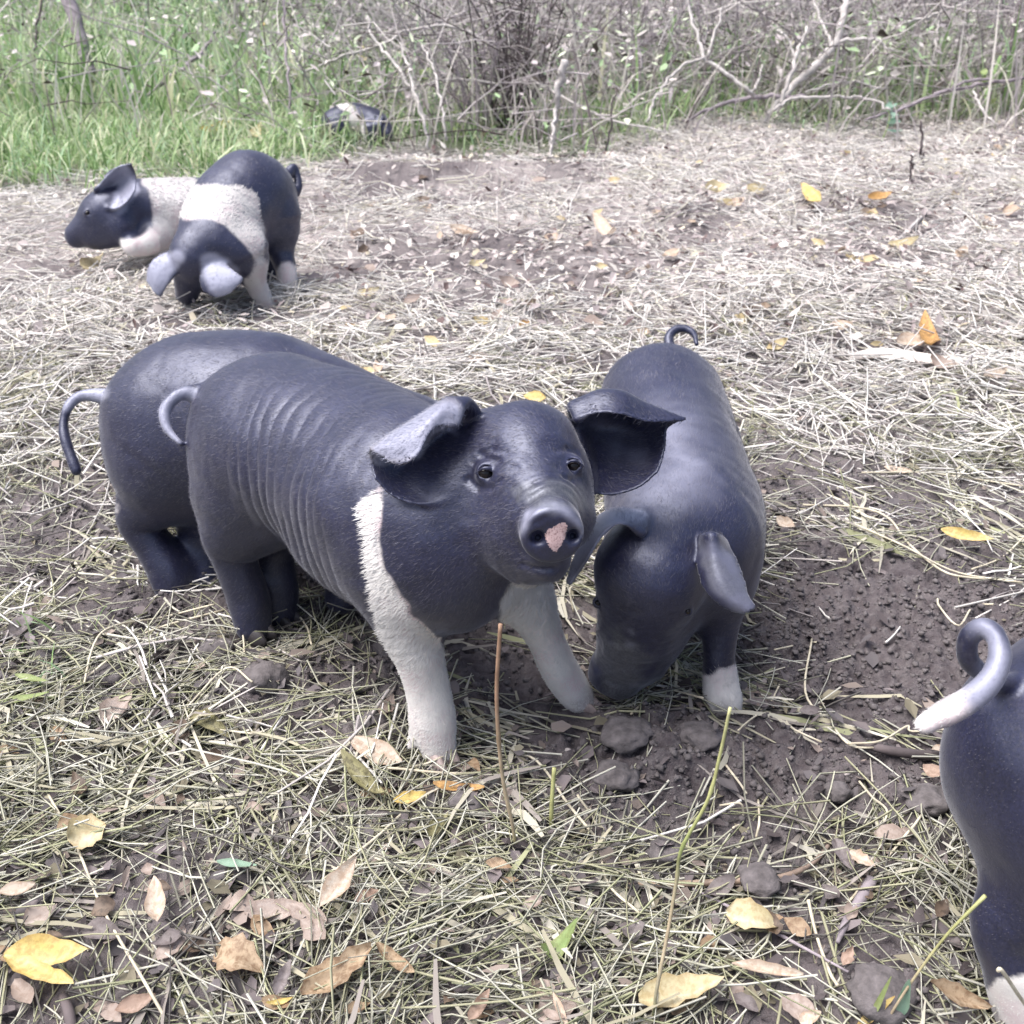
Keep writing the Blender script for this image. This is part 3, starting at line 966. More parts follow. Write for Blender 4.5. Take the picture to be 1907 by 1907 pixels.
# ---- behind it on the left, only the hindquarters to be seen
PIG_B = dict(
    vox=.003, base=gh(520, 1095), hairs=30000, comb=(-.9, .2, -.4),
    chains=[
        dict(k=.03, p=[(342, 788, 1.45, 150), (385, 782, 1.445, 164), (470, 785, 1.435, 168), (560, 805, 1.43, 156), (660, 835, 1.425, 140), (750, 860, 1.42, 128)]),
        dict(k=.03, p=[(480, 880, 1.44, 105), (620, 930, 1.43, 100), (720, 930, 1.42, 90)]),
        dict(k=.025, p=[(750, 860, 1.42, 110), (850, 905, 1.42, 82), (930, 950, 1.43, 58), (990, 985, 1.44, 38)]),
        dict(k=.045, p=[(328, 870, 1.44, 104), (295, 920, 1.44, 66), (262, 965, 1.45, 42), (288, 1015, 1.46, 36), (316, 1060, 1.47, 40), (325, 1088, 1.475, 36)]),
        dict(k=.025, p=[(400, 930, 1.50, 80), (385, 1000, 1.50, 50), (385, 1050, 1.5, 38), (395, 1085, 1.5, 34)]),
        dict(k=.025, p=[(690, 980, 1.40, 70), (650, 1060, 1.40, 42), (640, 1110, 1.41, 36)]),
        dict(k=.025, p=[(760, 980, 1.46, 70), (740, 1050, 1.46, 42), (735, 1090, 1.47, 34)]),
        dict(k=.012, p=[(215, 742, 1.46, 20), (180, 737, 1.465, 15), (150, 738, 1.465, 12), (127, 758, 1.46, 11), (118, 790, 1.455, 10), (124, 825, 1.45, 10), (142, 876, 1.445, 7)]),
    ],
    ears=[dict(d=1.38, g=[[(860, 850, 0), (850, 900, -.01), (845, 940, -.02)], [(890, 850, -.01), (885, 905, -.02), (870, 950, -.03)], [(915, 870, 0), (905, 910, -.01), (890, 940, -.02)]])],
    paint=[('pale', [(190, 730, 1.46, 18), (130, 755, 1.46, 14)], 8, 4, 50),
           ('white', [(222, 950, 1.47, 9), (226, 925, 1.47, 6)], 4, 3, 60)],
    hooves=[(335, 1092, 1.47, 34, 10, 'hoof_dark'), (405, 1088, 1.5, 32, 10, 'hoof_dark'), (650, 1115, 1.41, 32, 10, 'hoof_dark'), (745, 1095, 1.47, 30, 10, 'hoof_dark')],
)
pig('plain dark piglet half hidden behind the white-legged one, tail hanging at the left', PIG_B)


# ---- head down on the right
def relief_c(p):
    px, py, d = to_px(p)
    head = np.exp(-((px - 1165) / 80) ** 2 - ((py - 1230) / 70) ** 2)
    return .0017 * head * np.sin(py / 7.5 + 2 * vnoise(p[:, 0] * 50, p[:, 1] * 50, p[:, 2] * 50, 4)) * (.6 + vnoise(p[:, 0] * 30, p[:, 1] * 30, p[:, 2] * 30, 6)) \
        + .0009 * fbm(p[:, 0] * 45, p[:, 1] * 45, p[:, 2] * 45, seed=15, oct=2) * np.exp(-((px - 1200) / 140) ** 2 - ((py - 1120) / 160) ** 2)


PIG_C = dict(
    vox=.0023, base=gh(1290, 1290), hairs=50000, hairw=.00019, comb=(.05, .8, .4), relief=relief_c,
    chains=[
        dict(k=.03, p=[(1232, 752, 1.47, 116), (1238, 790, 1.43, 124), (1252, 860, 1.35, 132), (1270, 950, 1.25, 140), (1272, 1005, 1.20, 136)]),
        dict(k=.03, p=[(1290, 990, 1.25, 118), (1300, 1050, 1.23, 98)]),
        dict(k=.03, p=[(1272, 1005, 1.20, 125), (1235, 1030, 1.15, 105), (1213, 1065, 1.125, 97)]),
        dict(k=.02, p=[(1210, 1070, 1.125, 94), (1195, 1140, 1.16, 82), (1172, 1205, 1.20, 66), (1155, 1238, 1.225, 54)]),
        dict(k=.02, p=[(1225, 1130, 1.19, 78), (1205, 1200, 1.215, 62), (1180, 1238, 1.235, 46)]),
        dict(k=.025, p=[(1325, 1070, 1.215, 80), (1338, 1140, 1.215, 48), (1337, 1210, 1.22, 33), (1340, 1265, 1.23, 33), (1346, 1300, 1.235, 34), (1350, 1325, 1.238, 30)]),
        dict(k=.025, p=[(1215, 1050, 1.28, 80), (1210, 1130, 1.29, 48), (1215, 1200, 1.30, 33), (1218, 1262, 1.31, 32)]),
        dict(k=.025, p=[(1185, 830, 1.50, 80), (1180, 930, 1.53, 44), (1180, 1000, 1.55, 33), (1182, 1035, 1.56, 30)]),
        dict(k=.025, p=[(1300, 830, 1.50, 80), (1305, 930, 1.53, 44), (1305, 1000, 1.55, 33), (1305, 1035, 1.56, 30)]),
        dict(k=.012, p=[(1248, 650, 1.52, 13), (1246, 628, 1.525, 10), (1258, 614, 1.53, 9.5), (1276, 612, 1.53, 9), (1292, 622, 1.525, 8.5), (1297, 640, 1.52, 7)]),
    ],
    ears=[
        dict(d=1.09, r0=.003, r1=.002, k=.007, g=[
            [(1200, 958, .035), (1160, 950, .035), (1118, 962, .03), (1085, 1010, .022), (1060, 1078, .008)],
            [(1200, 968, .012), (1158, 953, .006), (1117, 968, .0), (1083, 1020, -.002), (1057, 1083, .0)],
            [(1195, 992, -.014), (1155, 975, -.026), (1122, 995, -.032), (1092, 1042, -.028), (1062, 1087, -.014)]]),
        dict(d=1.075, r0=.0028, r1=.0018, k=.005, g=[
            [(1305, 1006, .03), (1300, 1045, .006), (1311, 1092, -.004), (1343, 1126, -.012), (1378, 1141, -.014)],
            [(1325, 1000, -.004), (1333, 1045, -.010), (1347, 1086, -.016), (1366, 1116, -.018), (1392, 1138, -.018)],
            [(1346, 1008, .03), (1370, 1042, .006), (1386, 1085, -.004), (1392, 1110, -.010), (1405, 1130, -.016)]]),
    ],
    snout=dict(back=(1160, 1225, 1.205), front=(1142, 1262, 1.23), r=50, h=.010, k=.008),
    lids=[[1114, 1122, 8, 1.0, 1.3], [1281, 1138, 7, 1.0, 1.3]],
    paint=[
        ('white', [(1345, 1290, 1.235, 52), (1350, 1340, 1.24, 52)], 5, 14, 50),
        ('mud*.7', [(1350, 1338, 1.24, 24)], 18, 16, 70),
        ('mud*.85', [(1120, 1215, 1.2, 20), (1150, 1222, 1.2, 46), (1150, 1275, 1.2, 44)], 22, 24, 60),
        ('pale*.6', [(1118, 1212, 1.2, 18), (1148, 1225, 1.2, 36), (1158, 1262, 1.2, 34)], 16, 20, 80),
        ('mud*.5', [(1330, 1050, 1.09, 8), (1358, 1100, 1.09, 8), (1382, 1128, 1.09, 8)], 22, 26, 70),
        ('pale', [(1215, 915, 1.2, 10), (1275, 880, 1.2, 14), (1250, 800, 1.2, 6)], 95, 22, 40),  # sky sheen on back and shoulders, painted into the coat colour
        ('pale', [(1185, 958, 1.09, 16), (1120, 968, 1.09, 20), (1085, 1020, 1.09, 16), (1060, 1078, 1.09, 14)], 10, 8, 60),  # top of the left ear, lit from above: that light is painted
        ('white*.22', [(1170, 955, 1.09, 12), (1112, 972, 1.09, 14), (1068, 1065, 1.09, 10)], 10, 8, 60),  # brightest part of the painted light along that ear
        ('pale*.4', [(1325, 1030, 1.07, 22), (1352, 1080, 1.07, 32), (1384, 1128, 1.07, 20)], 9, 8, 60),
        ('pale', [(1306, 1012, 1.11, 3), (1330, 1003, 1.11, 4), (1372, 1050, 1.11, 3)], 6, 4, 60),
        ('pale', [(1380, 1139, 1.09, 9), (1402, 1132, 1.09, 7)], 9, 6, 60),
    ],
    nohair=[(1145, 1260, 1.22, 70), (1355, 1075, 1.1, 70), (1110, 1010, 1.1, 60)],
    hooves=[(1353, 1332, 1.235, 30, -95), (1218, 1270, 1.31, 30, -95, 'hoof_dark'), (1182, 1040, 1.56, 30, -95, 'hoof_dark'), (1305, 1040, 1.56, 30, -95, 'hoof_dark')],
)
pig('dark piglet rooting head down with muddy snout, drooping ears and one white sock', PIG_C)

# ---- cut by the right edge, seen from behind
PIG_D = dict(
    vox=.003, base=gh(2150, 1700), hairlen=.35, hairs=30000, comb=(-.9, .2, -.4),
    chains=[
        dict(k=.03, p=[(2032, 1436, .845, 258), (2130, 1410, .865, 282), (2300, 1400, .89, 290), (2500, 1400, .91, 270), (2650, 1430, .92, 240)]),
        dict(k=.03, p=[(2700, 1440, .92, 200), (2850, 1500, .93, 140), (2960, 1580, .94, 85)]),
        dict(k=.035, p=[(2070, 1560, .84, 185), (1985, 1640, .845, 128), (1874, 1722, .855, 68), (1892, 1800, .865, 64), (1912, 1860, .875, 66), (1918, 1910, .88, 56)]),
        dict(k=.03, p=[(2160, 1600, .93, 150), (2110, 1700, .94, 75), (2120, 1790, .95, 58), (2125, 1840, .955, 50)]),
        dict(k=.03, p=[(2520, 1600, .86, 120), (2530, 1750, .87, 65), (2540, 1880, .88, 55), (2545, 1920, .885, 50)]),
        dict(k=.03, p=[(2560, 1580, .95, 110), (2570, 1700, .96, 60), (2575, 1800, .97, 52)]),
        dict(k=.008, p=[(1880, 1275, .82, 26), (1848, 1262, .80, 21), (1822, 1246, .785, 20), (1803, 1224, .775, 20), (1803, 1190, .768, 21), (1828, 1170, .760, 22), (1854, 1184, .750, 22),
                        (1862, 1222, .740, 22), (1848, 1262, .733, 22), (1815, 1296, .728, 22), (1770, 1322, .726, 21), (1722, 1349, .725, 14)]),
    ],
    ears=[dict(d=.9, g=[[(2780, 1400, 0), (2800, 1500, -.01), (2810, 1560, -.02)], [(2820, 1380, -.01), (2850, 1500, -.02), (2850, 1580, -.03)], [(2860, 1410, 0), (2890, 1500, -.01), (2890, 1560, -.02)]])],
    paint=[
        ('white', [(1912, 1905, .87, 90), (1915, 1960, .87, 90)], 5, 10, 60),
        ('white', [(1795, 1310, .73, 25), (1700, 1360, .73, 30)], 14, 6, 60),
        ('pale', [(1828, 1160, .76, 12), (1862, 1222, .74, 14), (1850, 1260, .73, 24), (1815, 1296, .73, 30)], 26, 6, 50),
    ],
    hooves=[(1925, 1925, .88, 54, 10), (2132, 1848, .955, 48, 10), (2550, 1930, .885, 48, 10), (2582, 1808, .97, 46, 10)],
)
pig('dark piglet cut off by the right edge, curled tail with a white tip', PIG_D)

# ---- back left, head down towards us
PIG_E = dict(
    vox=.0034, base=gh(480, 560), hairs=12000, hairw=.0006, comb=(.2, .7, .3),
    chains=[
        dict(k=.03, p=[(472, 366, 2.60, 78), (462, 368, 2.585, 84), (440, 388, 2.55, 82), (418, 420, 2.51, 78), (405, 450, 2.48, 70)]),
        dict(k=.025, p=[(405, 450, 2.47, 66), (385, 462, 2.45, 52), (366, 480, 2.44, 44)]),
        dict(k=.02, p=[(362, 475, 2.44, 42), (354, 510, 2.47, 33), (348, 545, 2.51, 22)]),
        dict(k=.025, p=[(455, 470, 2.47, 48), (474, 520, 2.50, 22), (484, 545, 2.52, 19), (497, 568, 2.54, 15)]),
        dict(k=.025, p=[(380, 480, 2.55, 40), (375, 520, 2.58, 22), (375, 548, 2.6, 17)]),
        dict(k=.025, p=[(508, 410, 2.60, 52), (520, 460, 2.62, 28), (532, 500, 2.62, 19), (536, 530, 2.63, 18), (538, 548, 2.64, 14)]),
        dict(k=.025, p=[(470, 430, 2.72, 45), (500, 480, 2.74, 24), (505, 520, 2.76, 17), (507, 540, 2.77, 14)]),
        dict(k=.012, p=[(538, 322, 2.64, 10), (546, 312, 2.645, 7), (552, 322, 2.65, 6), (556, 345, 2.65, 5), (553, 360, 2.65, 4)]),
    ],
    ears=[
        dict(d=2.42, r0=.0036, r1=.0028, k=.007, g=[
            [(334, 468, .012), (312, 470, .0), (290, 482, -.006), (277, 500, -.006), (274, 522, -.002)],
            [(336, 478, .004), (320, 486, -.006), (302, 502, -.010), (292, 522, -.010), (287, 542, -.004)],
            [(338, 490, .004), (333, 502, -.004), (322, 517, -.008), (308, 535, -.006), (299, 552, .0)]]),
        dict(d=2.40, r0=.0036, r1=.0028, k=.007, g=[
            [(384, 476, .020), (377, 498, .006), (373, 522, .0), (381, 542, .0), (402, 553, .0)],
            [(396, 475, .018), (399, 500, .0), (403, 522, -.006), (412, 537, -.006), (425, 546, .0)],
            [(410, 480, .020), (426, 498, .006), (440, 510, .0), (451, 520, .0), (438, 535, .0)]]),
    ],
    paint=[
        ('white*.66', [(350, 380, 2.55, 34), (400, 378, 2.5, 37), (440, 388, 2.5, 42), (464, 430, 2.48, 34), (474, 480, 2.48, 20), (482, 530, 2.5, 30), (500, 575, 2.5, 30)], 4, 5, 30),
        ('white', [(535, 510, 2.6, 22), (538, 555, 2.62, 24)], 4, 4, 30),
        ('-white', [(395, 452, 2.42, 38), (450, 488, 2.42, 24), (455, 502, 2.42, 16)], 4, 4, 30),
        ('-white', [(360, 520, 2.44, 34), (356, 470, 2.44, 36)], 5, 0, 30),
        ('pale', [(330, 480, 2.4, 14), (300, 500, 2.4, 24), (285, 535, 2.4, 18)], 6, 4, 30),
        ('pale', [(392, 490, 2.4, 20), (415, 520, 2.4, 34)], 7, 4, 30),
    ],
    hooves=[(501, 574, 2.54, 14, -100), (375, 552, 2.6, 15, -100), (538, 552, 2.64, 14, -100), (507, 544, 2.77, 13, -100)],
)
pig('black piglet with broad white belt and pale ears, nose in the straw at the back', PIG_E)

# ---- lying behind it
PIG_F = dict(
    vox=.0036, base=gh(330, 480), hairs=9000, hairw=.0006, comb=(.8, .2, -.3),
    chains=[
        dict(k=.03, p=[(265, 395, 2.84, 56), (320, 398, 2.86, 66), (390, 405, 2.90, 68), (440, 415, 2.94, 58)]),
        dict(k=.03, p=[(262, 395, 2.82, 52), (225, 392, 2.78, 48), (202, 398, 2.76, 46)]),
        dict(k=.02, p=[(203, 400, 2.76, 44), (176, 418, 2.76, 35), (146, 437, 2.77, 23)]),
        dict(k=.02, p=[(222, 425, 2.75, 34), (182, 440, 2.76, 24)]),
        dict(k=.02, p=[(292, 440, 2.80, 34), (270, 455, 2.76, 22), (248, 458, 2.74, 20)]),
        dict(k=.02, p=[(310, 440, 2.95, 30), (290, 462, 2.97, 18)]),
        dict(k=.02, p=[(430, 440, 2.92, 40), (415, 470, 2.90, 22)]),
        dict(k=.02, p=[(450, 440, 3.0, 40), (440, 468, 3.0, 20)]),
    ],
    ears=[
        dict(d=2.70, r0=.004, r1=.003, k=.008, g=[
            [(178, 354, .0), (196, 332, -.01), (218, 312, -.02), (243, 305, -.02)],
            [(186, 360, .03), (205, 345, .03), (226, 332, .018), (250, 320, -.005)],
            [(194, 374, .03), (214, 364, .03), (234, 352, .015), (253, 338, .0)],
            [(200, 388, .0), (218, 388, -.005), (238, 374, -.005), (250, 356, -.005)]]),
        dict(d=2.80, r0=.004, r1=.003, k=.009, g=[
            [(190, 350, .0), (196, 330, .01), (205, 318, .01)], [(205, 348, .02), (212, 328, .02), (214, 316, .02)]]),
    ],
    lids=[[163, 397, 5, 2.6, 2.9]],
    paint=[
        ('white*.7', [(283, 330, 2.8, 22), (322, 350, 2.8, 42), (322, 440, 2.8, 42), (300, 460, 2.8, 30)], 4, 4, 30),
        ('white', [(262, 456, 2.74, 40)], 4, 4, 30),
        ('-white', [(238, 400, 2.76, 46)], 4, 0, 30),
        ('pale', [(190, 345, 2.7, 8), (225, 320, 2.7, 16), (242, 345, 2.7, 18), (222, 380, 2.7, 14)], 6, 6, 30),
    ],
)
pig('black piglet with a white saddle resting behind the belted one, cupped ear raised', PIG_F)

# ---- far back, half hidden in the grass
PIG_G = dict(
    vox=.006, base=gh(665, 262), hairs=3000, hairw=.001, comb=(-.8, .2, -.4),
    chains=[
        dict(k=.03, p=[(624, 228, 4.42, 25), (650, 222, 4.42, 29), (684, 226, 4.42, 27), (700, 231, 4.42, 23)]),
        dict(k=.03, p=[(702, 232, 4.40, 20), (714, 238, 4.37, 16), (722, 250, 4.35, 10)]),
        dict(k=.02, p=[(630, 240, 4.36, 18), (630, 258, 4.36, 10), (630, 270, 4.38, 9)]),
        dict(k=.02, p=[(690, 244, 4.36, 18), (690, 258, 4.36, 10), (690, 270, 4.38, 9)]),
        dict(k=.02, p=[(625, 240, 4.5, 18), (625, 252, 4.5, 10)]), dict(k=.02, p=[(695, 240, 4.5, 18), (695, 252, 4.5, 10)]),
    ],
    ears=[dict(d=4.34, r0=.006, r1=.005, k=.01, g=[[(702, 218, 0), (698, 230, -.01)], [(714, 220, -.01), (709, 236, -.02)]])],
    paint=[('white', [(632, 192, 4.35, 8), (652, 204, 4.35, 10), (664, 228, 4.35, 12), (668, 262, 4.35, 15)], 2, 2, 15)],
)
pig('small black piglet with a curved white stripe, far back among grass under the bushes', PIG_G)


# ------------------------------------------------------------------ straw, litter, soil crumbs, grass
def straw_density(x, y):
    b = bare_amount(x, y)
    n = .62 + .55 * vnoise(x * 5, y * 5, seed=31) + .4 * vnoise(x * 14, y * 14, seed=32)
    return np.clip(n, .07, 1) * (1 - b) ** 1.7 * (1 - .75 * green_amount(x, y))


def scatter(x0, x1, y0, y1, per_m2, dens):
    n = int((x1 - x0) * (y1 - y0) * per_m2)
    x = rng.uniform(x0, x1, n); y = rng.uniform(y0, y1, n)
    k = rng.random(n) < dens(x, y)
    return x[k], y[k]


SX, SY = [], []
for z in ((-.95, .95, .42, 1.0, 15000), (-1.1, 1.1, 1.0, 1.7, 10500), (-1.7, 1.7, 1.7, 2.6, 6500), (-3.0, 3.0, 2.6, 5.4, 2900)):
    x, y = scatter(*z, straw_density)
    SX.append(x); SY.append(y)
SX, SY = np.concatenate(SX), np.concatenate(SY)


def clump(x, y, share, ax=.05, ac=.016):
    """gather a share of the strands round common centres; returns places and a common heading (or nan)"""
    n = len(x)
    m = n // 26
    ci = rng.integers(0, n, m)
    ch = math.pi * 1.3 * vnoise(x[ci] * 2.6, y[ci] * 2.6, seed=33) + rng.normal(0, .9, m)
    k = rng.integers(0, m, n)
    inn = rng.random(n) < share
    sc = .6 + .35 * np.clip(y, .5, 4)
    u, v = rng.normal(0, ax, n) * sc, rng.normal(0, ac, n) * sc
    nx_ = np.where(inn, x[ci][k] + u * np.cos(ch[k]) - v * np.sin(ch[k]), x)
    ny_ = np.where(inn, y[ci][k] + u * np.sin(ch[k]) + v * np.cos(ch[k]), y)
    return nx_, ny_, np.where(inn, ch[k] + rng.normal(0, .3, n), np.nan)


def strands(x, y, K, lmin, lmax, rmin, rmax, lay, tilt, palette, pw, follow=.65):
    n = len(x)
    x, y, hd = clump(x, y, .55)
    flow = math.pi * 1.3 * vnoise(x * 2.6, y * 2.6, seed=33) + rng.normal(0, follow, n)
    flow = np.where(np.isnan(hd), flow, hd)
    Ln = rng.uniform(lmin, lmax, n) * (.15 + .85 * rng.random(n) ** .7)
    dens = straw_density(x, y)
    h0 = rng.random(n) ** 1.6 * lay * (.3 + dens)
    tl = rng.normal(0, tilt, n)
    bend = rng.normal(0, .22, n)
    kink = np.where(rng.random(n) < .28, rng.normal(0, .6, n), 0)
    kz = np.where(rng.random(n) < .2, rng.normal(0, .35, n), 0)
    kp = rng.integers(1, K - 1, n)
    pts = np.zeros((n, K, 3))
    cur = np.stack([x, y], 1)
    ang = flow.copy()
    el = tl.copy()
    zz = np.zeros(n)
    for i in range(K):
        pts[:, i, :2] = cur; pts[:, i, 2] = zz
        st = Ln / (K - 1)
        ang = ang + bend / (K - 1) * 2 + np.where(kp == i, kink, 0)
        el = el + np.where(kp == i, kz, 0)
        cur = cur + np.stack([np.cos(ang) * np.cos(el), np.sin(ang) * np.cos(el)], 1) * st[:, None]
        zz = zz + np.sin(el) * st
    pts[:, :, :2] -= (pts[:, -1:, :2] - pts[:, :1, :2]) * .5
    pts[:, :, 2] -= pts[:, :, 2].mean(1)[:, None]
    r = rng.uniform(rmin, rmax, n)
    g = height(pts[:, :, 0].ravel(), pts[:, :, 1].ravel()).reshape(n, K)
    gs = .6 * g.mean(1)[:, None] + .4 * g
    pts[:, :, 2] = np.maximum(pts[:, :, 2] + gs + h0[:, None], g + r[:, None] * .6)
    col = np.array(palette)[rng.choice(len(palette), n, p=np.array(pw) / sum(pw))] * rng.uniform(.78, 1.12, (n, 1))
    return pts, r, col


def build_strands(name, pts, r, col, mat, sides=3, taper=.6):
    n, K = pts.shape[:2]
    t = np.gradient(pts, axis=1)
    t /= np.linalg.norm(t, axis=2)[:, :, None] + 1e-9
    up = np.array([0, 0, 1.])
    a = np.cross(t, up); a /= np.linalg.norm(a, axis=2)[:, :, None] + 1e-6
    b = np.cross(a, t)
    ph = rng.uniform(0, 6.28, n)
    prof = np.linspace(1, taper, K)[None, :]
    V = []
    for s_ in range(sides):
        q = (ph + s_ * 2 * math.pi / sides)[:, None]
        V.append(pts + ((np.cos(q)[:, :, None] * a + np.sin(q)[:, :, None] * b) * (r[:, None] * prof)[:, :, None]))
    V = np.stack(V, 2).reshape(-1, 3)
    base = (np.arange(n) * K * sides)[:, None, None] + (np.arange(K - 1) * sides)[None, :, None]
    k = np.arange(sides)[None, None]
    F = np.stack([base + k, base + (k + 1) % sides, base + sides + (k + 1) % sides, base + sides + k], 3).reshape(-1, 4)
    return mesh_obj(name, V, F, mat, attrs={'col': np.repeat(col, K * sides, 0)})


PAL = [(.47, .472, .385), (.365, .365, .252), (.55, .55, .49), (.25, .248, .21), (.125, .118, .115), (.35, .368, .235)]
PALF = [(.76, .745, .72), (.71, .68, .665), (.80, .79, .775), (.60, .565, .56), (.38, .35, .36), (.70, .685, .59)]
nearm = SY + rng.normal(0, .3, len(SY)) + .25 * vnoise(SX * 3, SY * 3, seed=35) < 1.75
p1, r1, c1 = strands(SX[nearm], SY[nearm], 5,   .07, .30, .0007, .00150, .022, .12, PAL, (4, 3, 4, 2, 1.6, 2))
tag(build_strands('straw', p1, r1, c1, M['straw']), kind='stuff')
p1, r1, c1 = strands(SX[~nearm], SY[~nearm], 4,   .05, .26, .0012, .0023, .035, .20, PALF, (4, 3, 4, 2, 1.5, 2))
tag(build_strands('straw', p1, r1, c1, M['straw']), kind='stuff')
print('straw', len(SX), time.time() - T0)


def ribbons(x, y, lmin, lmax, w, palette, pw):
    pts, r, col = strands(x, y, 5, lmin, lmax, w * .6, w * 1.3, .02, .12, palette, pw, .9)
    n, K = pts.shape[:2]
    t = np.gradient(pts, axis=1)
    sd = np.cross(t, np.array([0, 0, 1.])); sd /= np.linalg.norm(sd, axis=2)[:, :, None] + 1e-6
    sd[:, :, 2] += (rng.normal(0, .45, n))[:, None] * np.linspace(.6, 1.4, K)[None]
    ww = r[:, None, None] * np.array([.5, 1, 1, .8, .15])[None, :, None]
    V = np.stack([pts - sd * ww, pts + sd * ww], 2).reshape(-1, 3)
    k = (np.arange(n) * K * 2)[:, None] + (np.arange(K - 1) * 2)[None]
    F = np.stack([k, k + 1, k + 3, k + 2], 2).reshape(-1, 4)
    return tag(mesh_obj('dry_blades', V, F, M['litter'], attrs={'col': np.repeat(col, K * 2, 0)}), kind='stuff')


x1, y1 = scatter(-.8, .8, .48, 1.2, 1500, straw_density)
x2, y2 = scatter(-1.5, 1.5, 1.2, 2.6, 800, straw_density)
ribbons(np.concatenate([x1, x2]), np.concatenate([y1, y2]), .06, .22, .0026, [(.52, .50, .42), (.40, .38, .29), (.30, .275, .26), (.60, .585, .52), (.34, .36, .22)], (3, 3, 3, 2, 1))


def shreds(x, y, smin, smax, palette, pw, lift, name='leaf_litter'):
    """small broken bits of leaf, each a bent four-sided flake"""
    n = len(x)
    s_ = rng.uniform(smin, smax, n)
    a = rng.uniform(0, 6.28, n)
    asp = rng.uniform(.25, .8, n)
    tx, ty = rng.normal(0, .4, n), rng.normal(0, .4, n)
    g = height(x, y) + rng.random(n) * lift + .001
    L_ = []
    for u, v, w in ((-1, -.5, 0), (-.2, -1, .3), (1, 0, .1), (.1, .9, .3), (-.9, .5, 0), (0, 0, -.1)):
        uu, vv = u * s_ * .5 * (1 + rng.normal(0, .15, n)), v * s_ * .5 * asp * (1 + rng.normal(0, .15, n))
        px = uu * np.cos(a) - vv * np.sin(a); py = uu * np.sin(a) + vv * np.cos(a)
        pz = uu * tx + vv * ty + w * s_ * rng.uniform(-.2, .6, n)
        L_.append(np.stack([x + px, y + py, g + pz + s_ * .12], 1))
    V = np.stack(L_, 1).reshape(-1, 3)
    k = (np.arange(n) * 6)[:, None]
    F = np.vstack([k + np.array([[i, (i + 1) % 5, 5]]) for i in range(5)])
    col = np.array(palette)[rng.choice(len(palette), n, p=np.array(pw) / sum(pw))] * rng.uniform(.7, 1.2, (n, 1))
    o = mesh_obj(name, V, F, M['litter'], smooth=False, attrs={'col': np.repeat(col, 6, 0)})
    return tag(o, kind='stuff')


LP = [(.14, .128, .138), (.20, .175, .185), (.08, .068, .073), (.28, .235, .215), (.24, .22, .165)]
x1, y1 = scatter(-.75, .75, .48, 1.1, 9000, lambda x, y: np.clip(straw_density(x, y) + .06, 0, 1))
x2, y2 = scatter(-1.3, 1.3, 1.1, 2.2, 3000, lambda x, y: np.clip(straw_density(x, y) + .05, 0, 1))
shreds(np.concatenate([x1, x2]), np.concatenate([y1, y2]), .006, .026, LP, (4, 3, 3, 2, 1.5), .008)
LPF = [(.56, .51, .50), (.42, .375, .38), (.64, .61, .58), (.14, .10, .10), (.60, .55, .44), (.32, .28, .29)]
x1, y1 = scatter(-1.8, 1.8, 2.2, 3.2, 2200, lambda x, y: (.35 + .65 * sstep(-.5, 1.2, x)) * (1 - .6 * green_amount(x, y)))
x2, y2 = scatter(-3.0, 3.0, 3.2, 5.9, 1500, lambda x, y: (.25 + .75 * sstep(-.3, 1.0, x)) * (1 - .5 * green_amount(x, y)))
shreds(np.concatenate([x1, x2]), np.concatenate([y1, y2]),   .009, .030, LPF, (4, 3, 4, 1.6, 1, 2.5), .03)

# crumbs of soil
ICO_V = np.array([(0, .5257, .8507), (0, .5257, -.8507), (0, -.5257, .8507), (0, -.5257, -.8507), (.5257, .8507, 0), (.5257, -.8507, 0),
                  (-.5257, .8507, 0), (-.5257, -.8507, 0), (.8507, 0, .5257), (.8507, 0, -.5257), (-.8507, 0, .5257), (-.8507, 0, -.5257)])
ICO_F = np.array([(0, 2, 8), (0, 8, 4), (0, 4, 6), (0, 6, 10), (0, 10, 2), (3, 1, 9), (3, 9, 5), (3, 5, 7), (3, 7, 11), (3, 11, 1),
                  (2, 5, 8), (8, 5, 9), (8, 9, 4), (4, 9, 1), (4, 1, 6), (6, 1, 11), (6, 11, 10), (10, 11, 7), (10, 7, 2), (2, 7, 5)])
x, y = scatter(-.8, .9, .55, 1.85, 42000, lambda x, y: sstep(.25, .8, bare_amount(x, y)) * np.clip(.5 + .6 * vnoise(x * 11, y * 11, seed=51), .05, 1))
n = len(x)
s_ = .0012 + .0042 * rng.random(n) ** 3
cv = np.stack([x, y, height(x, y) + s_ * .25], 1)[:, None] + ICO_V[None] * (s_[:, None, None] * rng.uniform(.4, 1.4, (n, 12, 1)) * np.array([1, 1, .75]))
cf = ((np.arange(n) * 12)[:, None, None] + ICO_F[None]).reshape(-1, 3)
tag(mesh_obj('soil_crumbs', cv.reshape(-1, 3), cf, M['clod'], smooth=True), kind='stuff')
print('crumbs', n, time.time() - T0)


